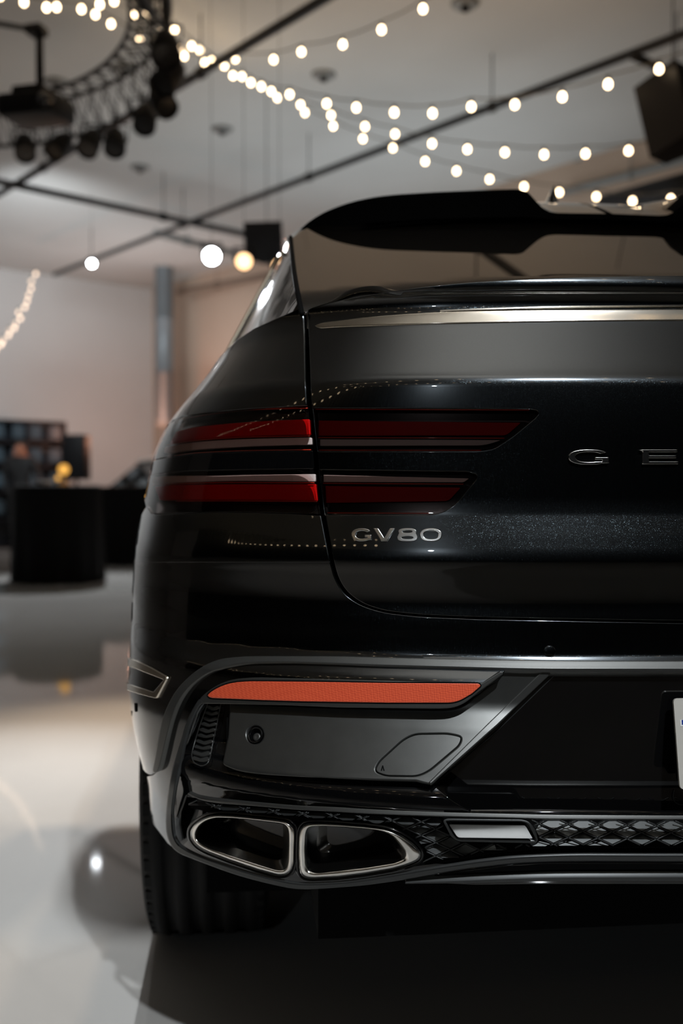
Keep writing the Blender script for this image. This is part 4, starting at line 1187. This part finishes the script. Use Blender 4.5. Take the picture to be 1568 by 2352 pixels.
# ---- curved truss
TP = rpoly([(-120, 322), (0, 311), (100, 303), (180, 286), (260, 259), (330, 218), (376, 165), (393, 110), (386, 55), (362, 5), (335, -40), (300, -90)], BIG, 14, False)
TXY = np.array([at_z(x, y, 3.95) for x, y in TP])
tr = thing('curved_truss', 'dark curved lighting truss at the upper left', 'truss', tuple(TXY[len(TXY)//2]))
cen_t = TXY.mean(0)+np.array([-1.2, -.6, 0])
inn = TXY+(cen_t-TXY)/np.linalg.norm(cen_t-TXY, axis=1)[:, None]*.26
inn[:, 2] = 4.14; low = TXY.copy(); low[:, 2] = 3.86; upc = TXY.copy(); upc[:, 2] = 4.18
for ch in (low, upc, inn): tube('chord', local(tr, ch), .017, pipe_m, tr, 8)
for i in range(0, len(TXY)-4, 4):
    for a, b in ((low, upc), (upc, inn), (inn, low)):
        tube('brace', local(tr, [a[i], b[i+2]]), .006, pipe_m, tr, 5)
        tube('brace', local(tr, [b[i+2], a[i+4]]), .006, pipe_m, tr, 5)
for i in (6, len(TXY)//2, len(TXY)-6): tube('hanger_rod', local(tr, [upc[i], np.array([upc[i][0], upc[i][1], CEIL])]), .008, pipe_m, tr, 6)

# ---- stage lights hanging from the truss and pipes
def par_can(p, aim, label, r=.075, ln=.20, emit=None, top=None, group='stage lights on the truss'):
    p = np.asarray(p, float); d = np.asarray(aim, float)-p; d /= np.linalg.norm(d)
    t = thing('stage_light', label, 'stage light', tuple(p), group)
    lathe('can', [(0, -ln*.6), (r*.55, -ln*.58), (r*.9, -ln*.3), (r, 0), (r, ln*.45), (r*.94, ln*.45), (r*.9, ln*.36)], (0, 0, 0), d, dark_m, t, 18)
    lathe('lens', [(0, ln*.39), (r*.9, ln*.37)], (0, 0, 0), d, emit or lamp_black, t, 18)
    s_ = np.cross(d, [0, 0, 1.0]); s_ /= np.linalg.norm(s_)
    tube('yoke', [s_*r*1.05, s_*r*1.15+np.array([0, 0, r*1.6]), -s_*r*1.15+np.array([0, 0, r*1.6]), -s_*r*1.05], .008, dark_m, t, 6)
    zt = (top if top is not None else p[2]+.25)
    tube('clamp_rod', [np.array([0, 0, r*1.6]), np.array([0, 0, zt-p[2]])], (.0016 if zt-p[2] > .6 else .012), dark_m, t, 6)
    return t
for (x, y, D), lab in (((57, 338, 7.9), 'leftmost dark stage light hanging from the truss'), ((137, 335, 8.0), 'dark stage light second from the left on the truss'), ((207, 328, 7.8), 'dark stage light where the pipe meets the truss'),
                       ((264, 326, 7.6), 'dark stage light hanging clear right of the pipe'), ((333, 272, 7.2), 'dark stage light low under the truss bend'), ((372, 232, 6.9), 'dark stage light at the truss bend nearest the light strings'),
                       ((388, 178, 6.2), 'dark stage light high on the truss bend'), ((380, 112, 5.8), 'dark stage light at the top of the truss bend')):
    p = at_d(x, y, D); q = TXY[np.argmin(np.linalg.norm(TXY[:, :2]-p[:2], axis=1))]
    par_can(p, p+np.array([.4*math.sin(x), -.6, -.7]), lab, r=.085, ln=.24, top=max(3.86, p[2]+.14))
def key(px, py, D, emit, col, energy, aim, label, r=.055, cone=58):
    p = at_d(px, py, D)
    t = par_can(p, (CAM[0], CAM[1], 1.4), label, r=r, ln=.2, emit=emit, top=CEIL, group='lit spotlights beyond the car')
    d = np.asarray(aim)-p; d /= np.linalg.norm(d)
    o = lamp('spot_beam', 'SPOT', tuple(p+d*.14), energy, col, target=tuple(p+d*3), spot_size=math.radians(cone), spot_blend=.75, shadow_soft_size=.03)
    return t
key(560, 602, 6.2, warm_e, (1.0, .74, .50), 260, (-1.25, 1.6, 0), 'warm glowing spotlight beside the hanging speaker')
key(486, 590, 6.3, white_e, (.92, .96, 1.0), 900, (-1.9, .3, 0), 'bright white spotlight left of the warm one', cone=52)
key(211, 606, 12.5, white_e, (.92, .96, 1.0), 900, (-2.6, 8.5, 0), 'small distant white spotlight on the far pipe', r=.045)
key(642, 615, 6.1, warm_e, (1.0, .80, .60), 200, (-1.25, 1.6, 0), 'spotlight hidden behind the car pillar', r=.05)
# ceiling spots behind the photographer
for p, lab in (((.15, -3.3, 4.35), 'white ceiling spotlight behind the photographer'), ((-2.5, -6.7, 3.3), 'white ceiling spotlight further behind the photographer')):
    par_can(p, (0, 0, .8), lab, r=.06, ln=.2, emit=white_e, top=CEIL, group='spotlights behind the photographer')

lamp('spot_beam', 'SPOT', (.15, -3.22, 4.27), 680, (.90, .95, 1.0), target=(-.45, 0, .80), spot_size=math.radians(27), spot_blend=.5, shadow_soft_size=.05)
lamp('spot_beam', 'SPOT', (-2.45, -6.57, 3.26), 45, (.86, .94, 1.0), target=(-.45, 0, .85), spot_size=math.radians(19), spot_blend=.5, shadow_soft_size=.05)
# ---- projector and its pole
pj = at_d(84, 252, 6.8); t = thing('projector', 'dark projector hanging from a pole under the ceiling', 'projector', tuple(pj))
Rz = Matrix.Rotation(math.radians(-20), 3, 'Z')
V, F = box_geo((0, 0, 0), (.42, .34, .15), Rz, .03); mk('body', V, F, dark_m, t)
V, F = lathe_geo([(0, .01), (.05, .0), (.055, -.03), (.055, -.06)], (.10, -.22, 0), (0, -1, 0), 18); mk('lens', V, F, glassmat, t)
V, F = box_geo((-.02, .02, .11), (.24, .2, .08), Rz, .02); mk('mount', V, F, dark_m, t)
p2 = at_d(92, 70, 6.8)
tube('pole', [np.array([.02, .02, .1]), np.array([.02, .02, p2[2]-pj[2]])], .027, dark_m, t, 12)
V, F = box_geo((0, .02, p2[2]-pj[2]), (.12, .12, .06), Rz, .01); mk('bracket', V, F, dark_m, t)

# ---- hanging speakers
def speaker(p, s, rz, rx, label, bar=True):
    t = thing('speaker', label, 'speaker', tuple(p), None)
    R = Matrix.Rotation(rz, 3, 'Z') @ Matrix.Rotation(rx, 3, 'X')
    w_, d_, h_ = s
    pts = [(-w_/2, -d_/2), (w_/2, -d_/2), (w_*.33, d_/2), (-w_*.33, d_/2)]
    V = [np.array(R @ Vector((x, y, z))) for z in (-h_/2, h_/2) for x, y in pts]
    F = [[3, 2, 1, 0], [4, 5, 6, 7]]+[[i, (i+1) % 4, 4+(i+1) % 4, 4+i] for i in range(4)]
    mk('cabinet', V, F, dark_m, t, smooth=False)
    V, F = box_geo((0, 0, 0), (w_*.92, .012, h_*.94), None, .004); V = np.array([np.array(R @ Vector((v[0], v[1]-d_/2-.004, v[2]))) for v in V])
    mk('grille', V, F, dark_m, t, smooth=False)
    for k, rr in ((-.2, .36), (.28, .2)):
        c = np.array(R @ Vector((0, -d_/2-.013, k*h_))); dd = np.array(R @ Vector((0, -1, 0)))
        lathe('cone', [(w_*rr, 0), (w_*rr*.95, .006), (w_*rr*.8, 0)], c, dd, dark_m, t, 20)
    if bar:
        tube('hanger_rod', [(0, 0, h_*.4), (0, 0, CEIL-p[2])], .004, dark_m, t, 6)
    return t
speaker(at_d(612, 556, 9.4), (.36, .30, .36), math.radians(-12), math.radians(12), 'black hanging speaker at the end of the cross pipe')
speaker(at_d(1543, 262, 6.0), (.30, .30, .46), math.radians(38), math.radians(-14), 'black hanging speaker at the upper right edge')

# ---- string lights
bulb_me = None
def string(pts, Ds, label, ext=None, r=.0175, grp='festoon light strings', far=False):
    global bulb_me
    pts = np.array(pts, float)
    s_ = np.r_[0, np.cumsum(np.linalg.norm(np.diff(pts, axis=0), axis=1))]
    kd = np.array([d[0] for d in Ds], float); vd = np.array([d[1] for d in Ds], float)
    D = np.interp(s_/s_[-1], kd, vd)
    return string3([at_d(x, y, d) for (x, y), d in zip(pts, D)], label, r, grp, far)
def string3(P, label, r=.0175, grp='festoon light strings', far=False):
    global bulb_me
    P = np.array(P)
    t = thing('string_light', label, 'string lights', tuple(P[0]), grp)
    L = local(t, P)
    cab = [L[0]+(0, 0, .05)]
    for a, b in zip(L[:-1], L[1:]):
        for u in (.25, .5, .75): cab.append(a+(b-a)*u+np.array([0, 0, .05-.012*math.sin(u*math.pi)]))
        cab.append(b+(0, 0, .05))
    tube('cable', cab, .005, cable_m, t, 5)
    if bulb_me is None:
        V, F = lathe_geo([(.0, -.034), (.012, -.031), (.020, -.020), (.0215, -.006), (.017, .008), (.011, .018)], (0, 0, 0), (0, 0, 1), 12)
        a = mk('bulb', V, F, bulb_m, t)
        V, F = lathe_geo([(.011, .017), (.0125, .018), (.0125, .045), (.005, .052)], (0, 0, 0), (0, 0, 1), 10)
        b = mk('socket', V, F, socket_m, a)
        fm = a.data.copy(); fm.materials[0] = far_bulb_m
        bulb_me = (a.data, b.data, fm); bpy.data.objects.remove(b); bpy.data.objects.remove(a)
    for p in L:
        a = bpy.data.objects.new('bulb', bulb_me[2 if far else 0]); COL.objects.link(a); a.parent = t; a.location = p; a.scale = (r/.020,)*3
        b = bpy.data.objects.new('socket', bulb_me[1]); COL.objects.link(b); b.parent = a
    return t
string([(540, 133), (628, 135), (692, 117), (787, 100), (876, 66), (971, 18), (1068, -32), (1170, -90), (1280, -160)], [(0, 8.0), (1, 5.2)], 'festoon string rising from the truss to the top edge')
string([(535, 172), (556, 174), (576, 188), (600, 197), (623, 208), (665, 215), (750, 236), (818, 245), (905, 256), (993, 258), (1082, 243), (1182, 238), (1291, 220), (1396, 191), (1513, 156), (1640, 110)], [(0, 8.4), (.3, 7.0), (1, 5.6)], 'festoon string sagging across above the long pipe')
string([(637, 223), (690, 239), (760, 263), (838, 289), (907, 306), (992, 328), (1073, 341), (1159, 348), (1249, 353), (1344, 351), (1443, 344), (1543, 331), (1650, 312)], [(0, 8.6), (.3, 8.0), (1, 6.6)], 'middle festoon string ending in front of the right speaker')
string([(700, 257), (765, 288), (833, 317), (902, 338), (976, 369), (1048, 391), (1124, 410), (1203, 427), (1284, 440), (1369, 450), (1452, 460), (1540, 455), (1640, 445)], [(0, 8.8), (.3, 8.5), (1, 7.4)], 'lowest festoon string touching the top of the roof spoiler')
string([(505, 146), (470, 142), (423, 127), (362, 108), (321, 86), (255, 53), (219, 31), (187, 19), (130, 14), (107, 15), (55, 3), (0, -12)], [(0, 8.3), (1, 6.6)], 'festoon string crossing the truss to the upper left corner')
string([(515, 149), (486, 138), (459, 113), (440, 104), (401, 65), (387, 68), (337, 28), (262, 0), (200, -40)], [(0, 8.3), (1, 6.3)], 'festoon string running behind the truss to the top edge')
string([(415, 111), (370, 75), (306, 34), (229, 8), (170, -30)], [(0, 8.1), (1, 6.6)], 'short festoon string beside the truss bend')
string([(82, 628), (72, 645), (71, 661), (65, 676), (62, 690), (57, 704), (43, 716), (47, 730), (35, 742), (33, 752), (21, 759), (20, 768), (6, 782), (2, 790), (-10, 802), (-22, 815)], [(0, 13.0), (1, 12.0)], 'distant light string drooping down the far wall at the left edge', r=.020, far=True)
for k, (a, b) in enumerate((((-3.5, -2.6, 3.7), (2.8, -.9, 3.7)), ((-3.2, -4.6, 3.7), (3.2, -3.4, 3.7)), ((-9.4, 1.4, 3.75), (-4.2, -4.4, 3.6)), ((-9.3, -1.6, 3.6), (-3.6, -5.4, 3.5)))):
    a, b = np.array(a), np.array(b); n = int(np.linalg.norm(b-a)/.30)
    string3([a+(b-a)*i/n-np.array([0, 0, (.45, .45, .28, .28)[k]*math.sin(math.pi*i/n)]) for i in range(n+1)],
            ['festoon string overhead just behind the photographer', 'festoon string overhead further behind the photographer', 'festoon string overhead at the far left of the photographer', 'festoon string overhead behind and left of the photographer'][k])

# ---- tables, guests, things at the far end
def draped_table(px, D, r, h, label):
    p = at_d(px, 1110, D); p[2] = 0
    t = thing('draped_table', label, 'table', tuple(p), 'tables with black floor length cloths')
    n = 72; V = []; F = []
    rows = [(0, 0.0), (h, 0), (h, .9), (h-.004, .985), (h-.015, 1.0), (h-.06, 1.01), (h*.6, 1.02), (h*.3, 1.03), (.012, 1.05)]
    for i, (z, k) in enumerate(rows[1:]):
        for j in range(n):
            a = 2*math.pi*j/n
            f = 1+(.045*math.sin(a*12)+.02*math.sin(a*7+1))*max(0, (h-z)/h) if k > .99 else 1
            V.append((r*k*f*math.cos(a), r*k*f*math.sin(a), z))
    m = len(rows)-1
    for i in range(m-1):
        for j in range(n): F.append([i*n+j, (i+1)*n+j, (i+1)*n+(j+1) % n, i*n+(j+1) % n])
    mk('tablecloth', V, F, cloth_m, t)
    tube('table_leg', [(0, 0, .0), (0, 0, h-.03)], .04, dark_m, t, 10)
    lathe('table_top', [(0, h-.03), (r*.97, h-.03), (r*.97, h-.004), (0, h-.004)], (0, 0, 0), (0, 0, 1), dark_m, t, 40)
    return p
tb1 = draped_table(131, 10.6, .455, 1.02, 'round table under a black cloth nearest the camera at left')
tb2 = draped_table(292, 13.0, .46, 1.0, 'round table under a black cloth behind, beside the car flank')
def table_lamp(p, z, label, s=1.0):
    t = thing('table_lamp', label, 'lamp', (p[0], p[1], z), 'amber lamps on the tables')
    lathe('base', [(0, 0), (.045*s, 0), (.04*s, .012), (.012*s, .02), (.012*s, .09*s)], (0, 0, 0), (0, 0, 1), pbr('gold_metal', (.6, .36, .08), .25, 1.0) if 'gold_metal' not in MATS else MATS['gold_metal'], t, 18)
    lathe('globe', [(0, .17*s), (.03*s, .16*s), (.045*s, .125*s), (.03*s, .09*s), (.012*s, .085*s)], (0, 0, 0), (0, 0, 1), amber_e, t, 18)
q = at_d(133, 1100, 10.5); table_lamp(q, 1.02, 'small amber lamp at the front of the nearest black table', .6)
q = at_d(146, 1056, 10.8); table_lamp((q[0], q[1]), 1.02, 'taller amber lamp on the nearest black table', 1.35)
q = at_d(98, 1100, 10.55)
t = thing('plate_stack', 'small stack of white plates on the nearest black table', 'plates', (q[0], q[1], 1.02))
for k in range(4): lathe('plate', [(0, k*.012+.002), (.06, k*.012+.002), (.095, k*.012+.014), (.09, k*.012+.016), (.058, k*.012+.006), (0, k*.012+.006)], (0, 0, 0), (0, 0, 1), white_m, t, 20)
# tall rack
cp = at_d(58, 1110, 16.3); Rr = RM
t = thing('equipment_rack', 'tall black rack with faint bluish panels against the far wall', 'rack', (cp[0], cp[1], 0))
def lb(nm, c, s_, mat, par, bev=0):
    V, F = box_geo((0, 0, 0), s_, None, bev)
    V = V+np.asarray(c); V = np.array([np.array(RM @ Vector(v)) for v in V])
    return mk(nm, V, F, mat, par, smooth=False)
lb('back', (0, .14, 1.03), (1.3, .02, 2.06), blueblk, t)
for x in (-.64, 0, .64): lb('upright', (x, 0, 1.03), (.03, .3, 2.06), blueblk, t)
for z in (.05, .45, .9, 1.3, 1.7, 2.05): lb('shelf', (0, 0, z), (1.3, .3, .03), blueblk, t)
pan_m = pbr('dim_blue_panel', (.05, .09, .12), .3, spec=.6)
for z in (.66, 1.10, 1.50, 1.88):
    for x in (-.48, -.16, .16, .48):
        lb('front_panel', (x+random.uniform(-.02, .02), -.10, z), (.2, .02, .22), pan_m, t)
# tall black loudspeaker on a stand
sp = at_d(176, 1110, 14.6); t = thing('floor_speaker', 'tall black loudspeaker on a pole stand by the far wall', 'speaker', (sp[0], sp[1], 0))
V, F = box_geo((0, 0, 1.42), (.33, .3, .66), Matrix.Rotation(math.radians(-10), 3, 'Z'), .02); mk('cabinet', V, F, dark_m, t)
tube('pole', [(0, 0, .1), (0, 0, 1.1)], .02, dark_m, t, 8)
for a in range(3):
    x, y = math.cos(a*2.094+.4)*.35, math.sin(a*2.094+.4)*.35
    tube('leg', [(0, 0, .45), (x, y, .012)], .012, dark_m, t, 6)

# guest standing by the bar
def person(px, D, h, label):
    p = at_d(px, 1110, D); p[2] = 0
    t = thing('person', label, 'person', tuple(p))
    J = dict(pel=(0, 0, .53), waist=(0, 0, .62), chest=(0, .0, .74), neck=(0, .0, .83), head=(0, -.012, .885), top=(0, -.01, .955),
             hl=(-.055, 0, .50), kl=(-.06, -.01, .28), al=(-.06, .01, .045), tl=(-.065, -.075, .018), hr=(.055, 0, .50), kr=(.065, -.015, .28), ar=(.07, .01, .045), tr=(.08, -.075, .018),
             sl=(-.105, 0, .80), el=(-.135, .01, .645), wl=(-.10, -.07, .54), fl=(-.085, -.105, .51), sr=(.105, 0, .80), er=(.15, -.02, .65), wr=(.17, -.13, .60), fr=(.175, -.175, .59))
    names = list(J); I = {n: i for i, n in enumerate(names)}
    R = dict(pel=.085, waist=.078, chest=.095, neck=.034, head=.052, top=.036, hl=.060, kl=.038, al=.026, tl=.022, hr=.060, kr=.038, ar=.026, tr=.022, sl=.045, el=.028, wl=.020, fl=.018, sr=.045, er=.028, wr=.020, fr=.018)
    E = [('pel', 'waist'), ('waist', 'chest'), ('chest', 'neck'), ('neck', 'head'), ('head', 'top'), ('pel', 'hl'), ('hl', 'kl'), ('kl', 'al'), ('al', 'tl'), ('pel', 'hr'), ('hr', 'kr'), ('kr', 'ar'), ('ar', 'tr'),
         ('chest', 'sl'), ('sl', 'el'), ('el', 'wl'), ('wl', 'fl'), ('chest', 'sr'), ('sr', 'er'), ('er', 'wr'), ('wr', 'fr')]
    me = bpy.data.meshes.new('body'); me.from_pydata([tuple(np.array(J[n])*h) for n in names], [(I[a], I[b]) for a, b in E], [])
    o = bpy.data.objects.new('body', me); COL.objects.link(o); o.parent = t
    md = o.modifiers.new('skin', 'SKIN'); md.use_smooth_shade = True
    for n in names:
        sv = me.skin_vertices[0].data[I[n]]; sv.radius = (R[n]*h, R[n]*h*(.72 if n in ('pel', 'waist', 'chest') else 1)); sv.use_root = (n == 'pel')
    o.modifiers.new('sub', 'SUBSURF').levels = 2
    m, nt = newmat('dark_suit_and_skin')
    tc = node(nt, 'ShaderNodeTexCoord'); sx = node(nt, 'ShaderNodeSeparateXYZ'); nt.links.new(tc.outputs['Object'], sx.inputs[0])
    g = node(nt, 'ShaderNodeMath', operation='GREATER_THAN'); g.inputs[1].default_value = .835*h; nt.links.new(sx.outputs[2], g.inputs[0])
    mx = node(nt, 'ShaderNodeMix', data_type='RGBA'); mx.inputs[6].default_value = (.008, .008, .009, 1); mx.inputs[7].default_value = (.42, .17, .10, 1)
    nt.links.new(g.outputs[0], mx.inputs[0])
    b = node(nt, 'ShaderNodeBsdfPrincipled'); b.inputs['Roughness'].default_value = .7; nt.links.new(mx.outputs[2], b.inputs['Base Color'])
    oo = node(nt, 'ShaderNodeOutputMaterial'); nt.links.new(b.outputs[0], oo.inputs[0])
    me.materials.append(m)
    V, F = lathe_geo([(0, .058*h), (.03*h, .052*h), (.052*h, .025*h), (.055*h, .0), (.050*h, -.02*h)], (0, .012*h, .915*h), (0, .25, 1), 18)
    mk('hair', V, F, pbr('dark_hair', (.02, .013, .010), .6), t)
    V, F = box_geo((0, -.058*h, .895*h), (.012*h, .02*h, .02*h), None, .004); mk('nose', V, F, m, t)
    return t
person(48, 15.2, 1.74, 'person in dark clothes standing in front of the black rack')

# pale parked car at the far end
def far_car(p, rz, label):
    t = thing('parked_car', label, 'car', tuple(p))
    t.rotation_euler = (0, 0, rz)
    wm = pbr('pale_car_paint', (.62, .60, .56), .25, coat=.6); gm = glassmat
    prof = [(-2.2, .35), (-2.3, .6), (-2.25, .86), (-1.95, .95), (-1.0, 1.0), (1.0, 1.0), (1.9, .92), (2.25, .78), (2.3, .5), (2.2, .32)]
    def loft(nm, pr, hw, mat, top=None):
        n = len(pr); V = []
        for s_ in (-1, 1):
            for (x, z) in pr: V.append((s_*hw(z), x, z))
        F = [list(range(n))[::-1], [n+i for i in range(n)]]+[[i, (i+1) % n, n+(i+1) % n, n+i] for i in range(n)]
        o = mk(nm, V, F, mat, t, smooth=False)
        md = o.modifiers.new('bevel', 'BEVEL'); md.width = .06; md.segments = 3
        return o
    loft('body', prof, lambda z: .92-.10*max(0, z-.6), wm)
    loft('cabin_glass', [(-1.75, .95), (-1.15, 1.36), (-.3, 1.42), (.5, 1.36), (1.25, .95)], lambda z: .86-.45*(z-.95), gm)
    loft('roof', [(-1.22, 1.35), (-1.0, 1.42), (-.3, 1.455), (.4, 1.41), (.55, 1.35), (-.3, 1.40)], lambda z: .70, wm)
    for y in (-1.4, 1.4):
        for s_ in (-1, 1):
            lathe('wheel', [(0, .10), (.2, .10), (.31, .11), (.33, .06), (.33, -.1), (.2, -.1)], (s_*.80, y, .33), (s_, 0, 0), rubber, t, 24)
    for s_ in (-1, 1):
        V, F = box_geo((s_*.62, -2.27, .76), (.36, .06, .12), None, .02); mk('tail_lamp', V, F, redband, t)
    return t
far_car(room(3.25, 1.15), -A1, 'pale parked car behind the tables at the far end')
g = at_d(285, 1010, 15.3)
lamp('warm_glow', 'POINT', tuple(g+np.array([.2, .8, .2])), 40, (1.0, .45, .28), shadow_soft_size=.2)
